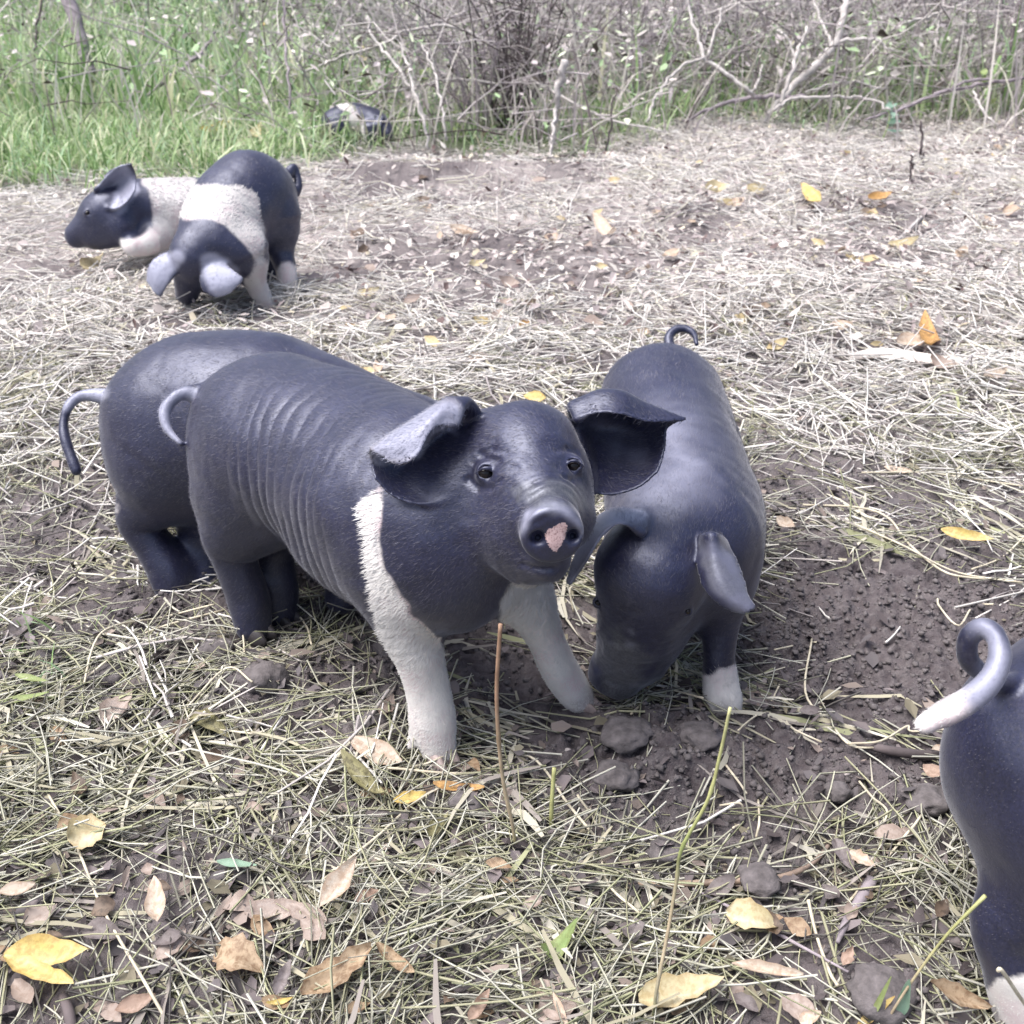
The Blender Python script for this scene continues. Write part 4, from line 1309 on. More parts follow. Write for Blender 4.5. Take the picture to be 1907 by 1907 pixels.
def blades(name, x, y, hmin, hmax, w, palette, pw, droop=(.2, 1.2), K=4):
    n = len(x)
    h = rng.uniform(hmin, hmax, n) * (.6 + .4 * rng.random(n))
    a = rng.uniform(0, 6.28, n)
    dr = rng.uniform(*droop, n)
    t = np.linspace(0, 1, K)
    g = height(x, y)
    lean = rng.normal(.2, .15, n)
    out = h[:, None] * (lean[:, None] * t + dr[:, None] * .5 * t ** 2)
    up = h[:, None] * (t - .42 * dr[:, None] * t ** 2.2)
    c = np.stack([x[:, None] + np.cos(a)[:, None] * out, y[:, None] + np.sin(a)[:, None] * out, g[:, None] + np.maximum(up, .004)], 2)
    b = a + math.pi / 2 + rng.normal(0, .5, n)
    sd = np.stack([np.cos(b), np.sin(b), np.zeros(n)], 1)
    ww = (w * rng.uniform(.6, 1.3, n))[:, None] * np.array([.8, 1, .75, .08][:K])
    V = np.stack([c - sd[:, None] * ww[:, :, None], c + sd[:, None] * ww[:, :, None]], 2).reshape(-1, 3)
    k = (np.arange(n) * K * 2)[:, None] + (np.arange(K - 1) * 2)[None]
    F = np.stack([k, k + 1, k + 3, k + 2], 2).reshape(-1, 4)
    col = np.array(palette)[rng.choice(len(palette), n, p=np.array(pw) / sum(pw))] * rng.uniform(.75, 1.2, (n, 1))
    o = mesh_obj(name, V, F, M['grass'], attrs={'col': np.repeat(col, K * 2, 0)})
    return tag(o, kind='stuff')


GP = [(.27, .41, .18), (.43, .56, .31), (.57, .65, .45), (.14, .25, .09), (.60, .60, .44), (.36, .52, .33)]


def lush(x, y):
    left = 1 - sstep(-.9, .2, x)
    mid = .26 + .6 * vnoise(x * 1.7, y * 1.7, seed=61)
    return green_amount(x, y) * np.clip(np.maximum(left, mid), 0, 1)


x, y = scatter(-2.6, 2.6, 2.9, 5.4, 2600, lush)
blades('grass', x, y, .08, .26, .0034, GP, (3, 4, 3, 2, 2, 2), (.3, 1.5))
x, y = scatter(-5.2, 5.2, 5.0, 9.5, 420, lambda x, y: np.clip(.16 + .75 * vnoise(x * .9, y * .9, seed=62) + .75 * (1 - sstep(-2.2, -.6, x)), .03, 1))
blades('tall_grass', x, y, .22, .62, .0075, GP, (3, 4, 4, 2, 2, 3), (.1, 1.0))
DP = [(.58, .54, .54), (.46, .42, .44), (.68, .65, .62), (.26, .22, .23), (.52, .52, .44)]
x, y = scatter(-5.2, 5.2, 4.5, 9.5, 300, lambda x, y: (.25 + .75 * sstep(-.9, .3, x)) * np.clip(.5 + .6 * vnoise(x * 1.3, y * 1.3, seed=63), 0, 1))
blades('dead_grass', x, y, .15, .7, .0042, DP, (3, 3, 3, 2, 2), (0, 1.1))
x, y = scatter(-5, 5, 4.3, 9, 520, lambda x, y: green_amount(x, y) * (.2 + .8 * sstep(-1.5, -.1, x)) * np.clip(.6 + .6 * vnoise(x * 1.4, y * 1.4, seed=66), .1, 1))
n = len(x)
Lt = rng.uniform(.15, .75, n); an = rng.uniform(0, 6.28, n); el = np.abs(rng.normal(.35, .55, n)); el = np.minimum(el, 1.5)
h0 = rng.random(n) ** 1.5 * .45
b0 = np.stack([x, y, height(x, y) + h0], 1)
dr = np.stack([np.cos(an) * np.cos(el), np.sin(an) * np.cos(el), np.sin(el)], 1)
tt = np.linspace(0, 1, 5)
pts = b0[:, None] + dr[:, None] * (Lt[:, None] * tt)[:, :, None] + rng.normal(0, .012, (n, 5, 3)) + np.array([0, 0, -.25])[None, None] * (Lt[:, None] * tt ** 2 * rng.random((n, 1)))[:, :, None]
pts[:, :, 2] = np.maximum(pts[:, :, 2], height(pts[:, :, 0].ravel(), pts[:, :, 1].ravel()).reshape(n, 5) + .004)
tc = np.array([(.50, .465, .48), (.38, .345, .37), (.62, .59, .59), (.20, .17, .185), (.09, .07, .075)])[rng.choice(5, n, p=[.3, .25, .2, .15, .1])] * rng.uniform(.8, 1.15, (n, 1))
tag(build_strands('dry_twigs', pts, rng.uniform(.0013, .0042, n), tc, M['straw'], 3, .35), kind='stuff')
x, y = scatter(-4.5, 4.5, 4.4, 8.5, 900, lambda x, y: green_amount(x, y) * np.clip(.35 + .5 * vnoise(x * 1.1, y * 1.1, seed=64) + .4 * sstep(-.9, .6, x), .1, 1))
shreds(x, y, .02, .055, [(.34, .48, .28), (.58, .66, .50), (.62, .58, .58), (.44, .40, .42), (.08, .07, .06), (.50, .49, .45)], (3, 2, 3, 3, 3, .6), .4, 'undergrowth_leaves')
x, y = scatter(-14, 14, 9.5, 16, 60, lambda x, y: np.ones_like(x))
blades('distant_undergrowth', x, y, .5, 1.3, .03, GP + DP[:2], (3, 4, 3, 3, 2, 3, 3, 3), (.1, .9))
# a few stray tufts in the yard: left edge, and the worn straw among them
x, y = scatter(-.62, -.5, .98, 1.13, 9000, lambda x, y: np.full_like(x, .16))
blades('grass', x, y, .03, .09, .0014, GP, (3, 3, 2, 3, 2, 1), (.5, 1.6))
print('grass', time.time() - T0)


# ------------------------------------------------------------------ fallen leaves: each a thing
def leaf(label, mat, a, b, wpx, curl=.25, fold=.3, lift=.012, face=.25, seed=0, notch=0., group=None, nu=9, nv=5, cup=0.):
    """a leaf from stalk end a to tip b (sight lines), width in the same measure"""
    A_, B_ = gh(a[0], a[1], lift + .007), gh(b[0], b[1], lift + .007)
    c = (A_ + B_) / 2
    d = (c - CAM) @ FW
    return leaf_at(label, mat, A_, B_, wpx * d / FPX, curl, fold, face, seed, notch, group, nu, nv, cup)


def leaf_shape(L, W, curl, fold, seed, notch, nu, nv, cup):
    r = np.random.default_rng(seed)
    u = np.linspace(0, 1, nu)
    w = np.sin(np.pi * np.clip(u, .015, .985) ** .8) ** .75
    ph = r.uniform(0, 6.28, 4)
    V, E = [], []
    for i in range(nu):
        for j in range(nv):
            v = j / (nv - 1) * 2 - 1
            jag = 1 + (.10 * math.sin(9 * u[i] + ph[0]) + notch * math.sin(23 * u[i] + ph[1])) * abs(v)
            x = (u[i] - .5) * L
            y = v * w[i] * W * .5 * jag
            z = curl * L * (2 * (u[i] - .5)) ** 2 * .5 + fold * abs(y) + cup * W * v * v * .5 + .05 * W * math.sin(7 * u[i] + 3 * v + ph[2])
            z += .12 * W * v * math.sin(4 * u[i] + ph[3])
            y *= 1 / math.sqrt(1 + fold * fold * .5)
            V.append((x, y, z)); E.append(sstep(.80, 1.05, abs(v)) * .6 + .35 * (1 - sstep(.0, .12, abs(v) + .02)) )
    k = (np.arange(nu - 1) * nv)[:, None] + np.arange(nv - 1)[None]
    F = np.stack([k, k + nv, k + nv + 1, k + 1], 2).reshape(-1, 4)
    return np.array(V), F, np.array(E)


def leaf_at(label, mat, A_, B_, W, curl=.25, fold=.3, face=.25, seed=0, notch=0., group=None, nu=9, nv=5, cup=0., name='fallen_leaf', cat='leaf'):
    c = (A_ + B_) / 2
    ax = B_ - A_
    L = np.linalg.norm(ax); ax = ax / L
    to_cam = (CAM - c) / np.linalg.norm(CAM - c)
    n = np.array([0, 0, 1.]) * (1 - face) + to_cam * face
    n -= ax * (n @ ax); n /= np.linalg.norm(n)
    s_ = np.cross(n, ax)
    V, F, E = leaf_shape(L, W, curl, fold, seed, notch, nu, nv, cup)
    W_ = c + V[:, :1] * ax + V[:, 1:2] * s_ + V[:, 2:] * n
    low = (W_[:, 2] - height(W_[:, 0], W_[:, 1])).min()
    if low < .001: W_[:, 2] += .001 - low
    o = mesh_obj(name, W_, F, LEAF[mat], loc=c, attrs={'edge': E})
    tag(o, label, cat, group)
    return o


G = 'fallen leaves lying on the straw'
LV = [
    ('broad yellow leaf, upper half of the bright pair in the bottom left corner', 'yellow', (12, 1782), (168, 1772), 62, .15, .35, .02, .4, .08),
    ('narrower yellow leaf, lower half of the bright pair in the bottom left corner', 'yellow', (14, 1790), (142, 1838), 40, .2, .5, .02, .3, .1),
    ('pale yellow three-cornered leaf standing in the straw at the left', 'pale', (125, 1560), (196, 1535), 70, .1, .2, .02, .7, .15),
    ('smooth pinkish tan leaf lying just left of the front white foot', 'cream', (655, 1380), (752, 1425), 44, .25, .3, .014, .5, 0),
    ('curled brown and yellow leaf below the pinkish one by the white foot', 'olive', (645, 1425), (728, 1505), 34, .5, .7, .015, .4, .1),
    ('small yellow leaf with a dark edge below the front white foot', 'yellow', (732, 1495), (792, 1480), 28, .3, .6, .014, .5, .05),
    ('orange tan leaf lying left of the reddish stalk', 'orange', (810, 1465), (905, 1472), 24, .3, .5, .012, .4, .05),
    ('long cream leaf standing steeply beside a fallen pink one', 'cream', (598, 1692), (662, 1600), 44, .15, .5, .025, .6, .05),
    ('pale curled leaf standing upright in the straw, left foreground', 'cream', (290, 1722), (288, 1638), 40, .2, .6, .02, .7, .05),
    ('crinkled tan leaf, humped, in the middle of the left foreground', 'tan', (395, 1760), (488, 1800), 72, -.45, .3, .02, .45, .15),
    ('large brown and yellow mottled leaf with a dark midrib, bottom edge', 'tan', (560, 1858), (690, 1768), 66, .2, .55, .02, .5, .14),
    ('slender twisted tan leaf right of the large mottled one', 'tan', (705, 1768), (775, 1822), 30, .5, .8, .015, .4, .1),
    ('flat dusty pink leaf under the straw, left foreground', 'pink', (455, 1700), (570, 1690), 44, .1, .2, .006, .35, .06),
    ('pink leaf tucked under the long cream one', 'pink', (540, 1690), (610, 1720), 42, .2, .3, .008, .4, .08),
    ('pale brown leaf touching the left edge', 'cream', (-5, 1665), (66, 1648), 28, .2, .4, .012, .4, .03),
    ('reddish tan leaf near the bottom edge below the yellow pair', 'red', (215, 1885), (290, 1855), 32, .2, .4, .010, .4, .05),
    ('reddish curved leaf at the bottom centre', 'red', (872, 1905), (910, 1848), 26, .35, .5, .012, .5, .03),
    ('wide pinkish leaf crossed by a pale blade at the bottom centre', 'pink', (1000, 1895), (1075, 1862), 56, .1, .2, .010, .5, .08),
    ('big spotted yellow leaf crossed by the green stalk', 'pale', (1188, 1862), (1346, 1822), 58, .12, .25, .016, .5, .12),
    ('pale yellow leaf curled into two lobes under a brown twig', 'pale', (1355, 1692), (1452, 1720), 56, -.35, .3, .02, .5, .15),
    ('long cream and tan rolled leaf right of the big spotted one', 'cream', (1362, 1798), (1495, 1818), 30, .15, .9, .014, .4, .08),
    ('brown and yellow leaf by the white foot in the bottom right corner', 'tan', (1722, 1830), (1832, 1880), 44, .25, .7, .02, .5, .1),
    ('small green leaf curled into a ring in the bottom straw', 'green', (1000, 1800), (1062, 1745), 40, 1.5, .3, .012, .5, .05),
    ('yellowish green leaf half buried in straw right of the mottled ones', 'olive', (795, 1560), (832, 1518), 26, .2, .4, .012, .5, .03),
    ('olive crumpled leaf at the edge of the dug soil, left', 'olive', (345, 1322), (424, 1362), 36, -.3, .4, .012, .5, .15),
    ('greyish pink leaf on the soil left of the olive one', 'pink', (190, 1345), (245, 1285), 44, .1, .3, .010, .4, .08),
    ('yellow leaf lying alone on the soil at the right, below the bent straws', 'yellow', (1752, 990), (1850, 1008), 24, .2, .5, .010, .5, .04),
    ('upright yellow and orange leaf beyond the pale bark strip', 'orange', (1738, 665), (1722, 605), 40, .3, .5, .02, .7, .1),
    ('cream leaf beside the upright yellow and orange one', 'cream', (1665, 640), (1735, 628), 34, .2, .3, .015, .6, .06),
    ('yellow leaf standing near the dark twig in the far straw', 'yellow', (1498, 352), (1532, 385), 26, .2, .4, .03, .7, .08),
    ('orange leaf right of the long dark twig, far back', 'orange', (1612, 372), (1658, 362), 22, .3, .4, .02, .6, .05),
    ('pale yellow leaf left of the dark twig, far back', 'pale', (1312, 350), (1358, 346), 24, .2, .3, .02, .6, .05),
    ('second pale yellow leaf nearer the dark twig, far back', 'pale', (1390, 356), (1424, 348), 24, .2, .3, .02, .6, .05),
    ('yellowish leaf beyond the low straw bank at the right', 'pale', (1650, 462), (1705, 448), 22, .2, .3, .02, .6, .05),
    ('long yellow leaf caught in the green grass', 'yellow', (368, 252), (425, 232), 20, .3, .4, .06, .6, .05),
    ('round pale leaf in the grass right of the long yellow one', 'pale', (466, 262), (484, 238), 20, .2, .3, .06, .7, .02),
    ('pinkish leaf in the grass left of the long yellow one', 'cream', (316, 246), (346, 236), 16, .2, .3, .05, .6, .05),
    ('pale leaf on the far straw left of the bank', 'pale', (664, 552), (704, 540), 20, .2, .3, .015, .6, .04),
    ('tiny orange leaf on the straw above the dark rump', 'orange', (640, 610), (662, 604), 12, .2, .3, .012, .6, .02),
    ('small orange leaf in the straw between the two front piglets, far', 'orange', (966, 606), (992, 600), 16, .2, .3, .012, .6, .02),
    ('pale scrap of leaf in the middle distance', 'pale', (872, 494), (902, 486), 16, .2, .3, .012, .6, .05),
    ('slim cream leaf on the grey soil in the middle distance', 'cream', (840, 424), (894, 436), 18, .2, .3, .012, .6, .02),
    ('whitish folded leaf on the far straw right of centre', 'cream', (1112, 420), (1152, 450), 26, .3, .5, .02, .6, .08),
    ('yellow leaf lying just above the head of the piglet looking at us', 'yellow', (978, 738), (1018, 742), 26, .2, .3, .016, .6, .05),
    ('pale yellow leaf in the straw below the resting piglet', 'pale', (150, 505), (188, 480), 30, .2, .3, .02, .6, .06),
    ('brown leaf beside the rump at the right edge', 'red', (1720, 1432), (1772, 1448), 28, .2, .3, .010, .4, .06),
    ('torn pale leaf beside a grey one, right foreground', 'cream', (1585, 1590), (1632, 1618), 26, .3, .5, .014, .5, .2),
    ('dark grey leaf standing next to the torn pale one', 'grey', (1556, 1570), (1592, 1628), 30, .3, .6, .014, .6, .1),
    ('small reddish brown leaf scrap right of the rolled cream leaf', 'red', (1570, 1800), (1588, 1765), 22, .3, .4, .012, .5, .2),
    ('brown leaf under straw at the bottom right of the centre', 'pink', (1460, 1860), (1520, 1900), 50, .2, .3, .008, .4, .06),
    ('cream leaf tip at the bottom edge right of the big spotted leaf', 'cream', (1490, 1905), (1530, 1885), 28, .2, .4, .012, .5, .05),
    ('lilac grey leaf flat in the straw below the reddish stalk', 'grey', (770, 1690), (800, 1640), 34, .15, .3, .010, .5, .06),
    ('pinkish scrap of leaf in the straw below the reddish stalk', 'pink', (975, 1690), (1010, 1672), 24, .2, .3, .010, .5, .06),
    ('pinkish leaf with a brown rim at the left of the reddish scrap', 'red', (660, 1678), (706, 1660), 24, .3, .4, .010, .5, .1),
    ('tan leaf lying flat near the bottom edge left of centre', 'tan', (640, 1885), (690, 1868), 22, .2, .3, .010, .4, .06),
    ('small curled yellow scrap at the bottom edge', 'yellow', (495, 1872), (545, 1862), 12, .6, .6, .010, .5, .05),
    ('grey leaf upright beside the curled yellow scrap', 'grey', (512, 1855), (540, 1790), 26, .2, .5, .016, .6, .1),
    ('dull leaf in the left straw below the grass tuft', 'grey', (20, 1190), (55, 1140), 36, .2, .3, .012, .6, .06),
    ('dusty leaf lying flat under the straw beside the crinkled tan leaf', 'pink', (295, 1790), (345, 1730), 40, .1, .2, .006, .4, .08),
    ('grey pink leaf at the left under long straws', 'pink', (45, 1720), (105, 1685), 44, .1, .2, .006, .4, .06),
    ('pale leaf near the rump at the right edge, upper of two', 'cream', (1735, 1400), (1765, 1392), 20, .2, .3, .012, .4, .05),
    ('white leaf scrap on bare soil, right of the drooping ear', 'cream', (1448, 968), (1482, 985), 24, .3, .4, .012, .6, .1),
    ('pale leaf on the soil below the straw at the right', 'cream', (1648, 872), (1700, 880), 14, .2, .3, .008, .5, .05),
    ('pale leaf lying at the right edge beyond the bark strip', 'cream', (1830, 705), (1872, 690), 24, .2, .3, .02, .6, .1),
]
for i, (lab, mt, a, b, w, cu, fo, li, fc, no) in enumerate(LV):
    leaf(lab, mt, a, b, w, cu, fo, li, fc, 100 + i, no, G)
# many small dull ones, told apart by colour and by what they lie beside
SPREAD = []
NEARMARK = [('the bright yellow pair', 85, 1805), ('the mottled brown leaf', 625, 1812), ('the white forefoot', 815, 1400), ('the reddish stalk', 945, 1480), ('the tall green stalk', 1260, 1640),
            ('the big spotted leaf', 1268, 1842), ('the lobed yellow leaf', 1405, 1706), ('the stubby grey stick', 1592, 1700), ('the white tail tip', 1715, 1350), ('the large clod', 492, 1275),
            ('the muddy snout', 1150, 1260), ('the pale three-cornered leaf', 160, 1548), ('the long cream leaf', 630, 1646), ('the wide pinkish leaf', 1038, 1880), ('the corner foot', 1890, 1890)]
FARMARK = [('the belted piglet', 440, 420), ('the resting piglet', 200, 400), ('the upright orange leaf', 1730, 635), ('the bark strip', 1690, 668), ('the long dark twig', 1490, 318), ('the broken stick', 1040, 220),
           ('the rooting rump', 1235, 640), ('the spread ear', 1150, 740), ('the dark peg', 1697, 310), ('the white far leaf', 1132, 435), ('the straw bank', 1650, 560), ('the slim cream leaf', 868, 430), ('the right far corner', 1880, 300)]
RANK = ['nearest', 'second', 'third', 'fourth', 'fifth', 'sixth', 'seventh', 'eighth', 'ninth', 'tenth', 'eleventh', 'twelfth']


def name_by_neighbours():
    groups = {}
    for o, kind, marks in SPREAD:
        px, py, _ = to_px(np.array(o.location[:]))
        nm, mx, my = min(marks, key=lambda m: math.hypot(m[1] - px, m[2] - py))
        dx, dy = px - mx, py - my
        side = ('right of' if dx > 0 else 'left of') if abs(dx) > abs(dy) else ('below' if dy > 0 else 'above')
        groups.setdefault((kind, side, nm), []).append((math.hypot(dx, dy), o))
    for (kind, side, nm), lst in groups.items():
        for i, (_, o) in enumerate(sorted(lst, key=lambda q: q[0])):
            o['label'] = f'{kind}, {RANK[min(i, 11)]} of its kind {side} {nm}' if len(lst) > 1 else f'{kind} just {side} {nm}'


# the small ones
R2 = random.Random(5)
kinds = [('grey', 'small dull grey leaf', 26), ('pink', 'small dusty pink leaf', 20), ('brown', 'small dark brown leaf', 18), ('tan', 'small tan leaf', 16)]
cnt = 0
for mt, lab, nn in kinds:
    done = 0
    while done < nn:
        px, py = R2.uniform(-20, 1900), R2.uniform(1230, 1900)
        p = g0(px, py)
        if bare_amount(np.array([p[0]]), np.array([p[1]]))[0] > .5 or R2.random() < .2: continue
        L_ = R2.uniform(35, 80); an = R2.uniform(0, 6.28)
        a = (px - math.cos(an) * L_ / 2, py - math.sin(an) * L_ * .3); b = (px + math.cos(an) * L_ / 2, py + math.sin(an) * L_ * .3)
        SPREAD.append((None, lab, NEARMARK)); SPREAD[-1] = (leaf(lab, mt, a, b, L_ * R2.uniform(.35, .6), R2.uniform(-.3, .5), R2.uniform(.1, .7), R2.uniform(.003, .012), R2.uniform(.1, .5), 300 + cnt, R2.uniform(0, .15), mt + ' leaves in the straw', 7, 3), lab, NEARMARK)
        done += 1; cnt += 1
far = [('pale', 'small pale leaf on far straw', 26), ('pink', 'small pinkish leaf on far straw', 22), ('brown', 'small dark leaf on far straw', 22), ('cream', 'small whitish leaf on far straw', 22)]
for mt, lab, nn in far:
    for _ in range(nn):
        px = 1907 * R2.random() ** .6; py = R2.uniform(235, 720)
        if px < 620: px += 600
        L_ = R2.uniform(.03, .06); p = gh(px, py, .02); an = R2.uniform(0, 6.28)
        dv = np.array([math.cos(an), math.sin(an), R2.uniform(-.2, .4)]) * L_ / 2
        SPREAD.append((None, lab, FARMARK)); SPREAD[-1] = (leaf_at(lab, mt, p - dv, p + dv, L_ * R2.uniform(.4, .7), R2.uniform(0, .5), R2.uniform(.1, .6), R2.uniform(.2, .7), 500 + cnt, .1, mt + ' leaves on the far straw', 6, 3), lab, FARMARK)
        cnt += 1
# green and yellow blades in the bottom right corner and elsewhere
for lab, mt, a, b, wpx, li0, li1 in [
    ('short yellow grass blade standing at the bottom right', 'yellow', (1595, 1915), (1668, 1855), 18, .005, .022),
    ('pale green upright leaf on the thin stem at the bottom right', 'teal', (1675, 1895), (1695, 1820), 22, .01, .05),
    ('slender pale green blade leaning left of the yellow one', 'green', (1618, 1905), (1662, 1815), 11, .005, .05),
    ('whitish flat blade across the pinkish leaf at the bottom centre', 'cream', (1030, 1850), (1062, 1925), 14, .03, .02),
    ('whitish flat blade in the straw left of the long cream leaf', 'teal', (405, 1605), (480, 1612), 16, .02, .02),
    ('bright green grass blade at the left edge', 'green', (-5, 1310), (95, 1290), 14, .01, .03),
    ('short green grass blade above the bright one, left edge', 'green', (30, 1258), (92, 1270), 13, .02, .03),
]:
    A_, B_ = gh(*a, li0), gh(*b, li1)
    leaf_at(lab, mt, A_, B_, wpx * ((A_ - CAM) @ FW) / FPX, .1, .3, .6, 77, 0, 'blades of grass in the foreground', 9, 3, 0., 'grass_blade', 'grass blade')
print('leaves', time.time() - T0)


# ------------------------------------------------------------------ stalks, sticks, branches: each a thing
def col_tube(name, label, cat, pts, rad, cols, group=None, sides=7, n=None, mat=None, knots=()):
    n = n or max(10, len(pts) * 5)
    q = catmull(pts, n)
    r = np.interp(np.linspace(0, 1, n), np.linspace(0, 1, len(rad)), rad) if np.ndim(rad) else np.full(n, rad)
    for kp in knots:
        r = r * (1 + .35 * np.exp(-((np.linspace(0, 1, n) - kp) / .015) ** 2))
    v, f, t = tube(q, r, sides)
    fs = [f, t]
    base = q[np.argmin(q[:, 2])]
    if mat is None:
        c = np.stack([np.interp(np.linspace(0, 1, n), np.linspace(0, 1, len(cols)), [k[i] for k in cols]) for i in range(3)], 1)
        ca = np.vstack([np.repeat(c, sides, 0), c[:1], c[-1:]])
        o = mesh_obj(name, v, fs, M['stalk'], loc=base, attrs={'col': ca})
    else:
        o = mesh_obj(name, v, fs, mat, loc=base)
    return tag(o, label, cat, group)


def on(px, py, lift=.004): return gh(px, py, lift)


RED, TAN_, GRN, YGR, STR = (.33, .215, .15), (.48, .40, .28), (.30, .36, .14), (.46, .48, .22), (.66, .61, .48)
b = gh(962, 1585); dd = (b - CAM) @ FW
col_tube('plant_stalk', 'reddish brown cut stalk standing upright in front of the two front piglets', 'stalk',
         [b - [0, 0, .01], P(955, 1540, dd - .02), P(935, 1440, dd - .045), P(925, 1300, dd - .075), P(932, 1162, dd - .10)],
         [.0015, .0017, .0018, .0019, .0019], [GRN, TAN_, TAN_, RED, RED], 'stalks standing in the foreground', 8, 40, knots=(.35, .62))
b = gh(1214, 1925); dd = (b - CAM) @ FW
col_tube('plant_stalk', 'tall green stalk rising from the bottom edge to the white sock', 'stalk',
         [b - [0, 0, .01], P(1222, 1850, dd - .01), P(1243, 1740, dd - .015), P(1260, 1640, dd - .02), P(1270, 1580, dd - .03), P(1318, 1490, dd - .05), P(1340, 1410, dd - .06), P(1360, 1318, dd - .08)],
         [.0014, .0015, .0015, .0015, .0015, .0015, .0014, .0013], [GRN, (.35, .33, .24), TAN_, (.36, .33, .22), GRN, YGR, YGR, (.52, .53, .28)], 'stalks standing in the foreground', 8, 56, knots=(.2, .45, .58, .75))
b = gh(1028, 1548); dd = (b - CAM) @ FW
col_tube('plant_stalk', 'short green stub of stalk right of the reddish one', 'stalk',
         [b - [0, 0, .01], P(1027, 1510, dd - .01), P(1032, 1430, dd - .02)], [.0022, .0022, .002], [GRN, YGR, YGR], 'stalks standing in the foreground', 8, 14)
b = gh(1640, 1912); dd = (b - CAM) @ FW
col_tube('plant_stalk', 'thin pale green stem leaning up to the rump at the bottom right', 'stalk',
         [b - [0, 0, .01], P(1690, 1840, dd - .02), P(1760, 1745, dd - .04), P(1835, 1668, dd - .06)], [.0011, .0011, .0011, .0016], [TAN_, TAN_, YGR, YGR], 'stalks standing in the foreground', 7, 20)
b = gh(1930, 1900); dd = .80
col_tube('plant_stalk', 'white bent stem in front of the dark hind leg at the right edge', 'stalk',
         [P(1935, 1905, dd + .04), P(1900, 1858, dd), P(1866, 1808, dd - .03), P(1858, 1808, dd - .03)], [.0016, .0015, .0015, .0015], [STR, STR, STR], 'stalks standing in the foreground', 7, 16)
# long straws that can be told apart
LONG = [
    ('long bent straw on the dark soil right of the white sock', [(1512, 1190), (1500, 1290), (1545, 1345), (1585, 1388), (1650, 1392)], .0014),
    ('straw running from the bent one to the curled tail', [(1580, 1385), (1640, 1380), (1690, 1352), (1700, 1362), (1790, 1355)], .0013),
    ('curved straw right of the white sock, low on the soil', [(1452, 1275), (1430, 1315), (1395, 1342), (1375, 1360)], .0012),
    ('forked straw on the soil beside the bent one', [(1462, 1338), (1475, 1356), (1530, 1382)], .0012),
    ('angled straw above the curled tail', [(1746, 1115), (1750, 1130), (1785, 1165), (1812, 1130), (1850, 1125)], .0014),
    ('long straw sweeping down across the right middle ground', [(1495, 940), (1600, 945), (1655, 965), (1690, 1010), (1750, 1060), (1800, 1075), (1880, 1080)], .0017),
    ('second long straw below the sweeping one', [(1590, 975), (1680, 1015), (1780, 1065), (1905, 1085)], .0015),
    ('straw arching over the yellow leaf at the right', [(1907, 1000), (1870, 1035), (1840, 1050), (1810, 1060)], .0015),
    ('straight straw crossing the soil from the right edge', [(1605, 880), (1720, 880), (1800, 890), (1905, 905)], .0015),
    ('short straw standing off the soil under the drooping ear', [(1442, 1210), (1500, 1198), (1520, 1196)], .0012),
    ('long thin straw running across the left foreground', [(0, 1345), (140, 1275), (200, 1230), (280, 1175), (420, 1135)], .0016),
    ('second straw arching across the left soil', [(150, 1310), (175, 1200), (215, 1165), (300, 1150), (400, 1125)], .0014),
    ('straw bent like a hook left of the hind leg', [(455, 1215), (458, 1140), (540, 1140), (570, 1165), (580, 1200)], .0014),
    ('curved straw round the clod in the left middle', [(470, 1270), (420, 1245), (330, 1335), (250, 1380), (180, 1390)], .0013),
    ('long straw from the left edge down to the cream leaf', [(90, 1480), (140, 1570), (190, 1690), (270, 1830), (310, 1900)], .0014),
    ('straw curving over the foreground from the left leaf', [(270, 1370), (330, 1345), (420, 1360), (520, 1372)], .0013),
    ('pale straw bent at a right angle below the muddy snout', [(1175, 1330), (1230, 1285), (1310, 1300)], .0013),
    ('straw lying against the front white foot', [(830, 1345), (855, 1385), (800, 1420), (745, 1430)], .0012),
    ('short straw sticking out below the jowl', [(1068, 1140), (1062, 1095), (1088, 1105)], .0012),
    ('long straw stretching left of the reddish stalk', [(600, 1640), (700, 1560), (800, 1480), (950, 1450)], .0014),
    ('long straw crossing above the bottom straw heap', [(720, 1430), (880, 1440), (985, 1408), (1060, 1500), (1110, 1560)], .0015),
    ('straw running along the right of the straw heap', [(1075, 1480), (1112, 1540), (1130, 1640), (1190, 1700)], .0014),
    ('straw sticking up at the right side of the soil', [(1880, 1480), (1740, 1505), (1700, 1540), (1650, 1600), (1580, 1680)], .0014),
    ('short bent straw on the soil below the white sock', [(1352, 1425), (1380, 1462), (1390, 1478)], .0013),
    ('upright bit of straw left of the twig in the soil', [(1412, 1490), (1414, 1530), (1408, 1560)], .0013),
    ('angled straw on the soil between the stalk and the upright bit', [(1340, 1500), (1380, 1497), (1382, 1530), (1365, 1542)], .0012),
    ('crooked straw on the soil near the rump', [(1600, 1455), (1625, 1485), (1652, 1510), (1640, 1545)], .0013),
    ('straight pale straw lying below the lobed yellow leaf', [(1505, 1675), (1520, 1740), (1545, 1810), (1560, 1835)], .0016),
]
for i, (lab, pts, r) in enumerate(LONG):
    col_tube('straw_stalk', lab, 'straw', [gh(a, b, .012 + .008 * math.sin(k * 2.1 + i)) for k, (a, b) in enumerate(pts)], r, [STR, (.72, .68, .56), STR], 'long single straws', 5)
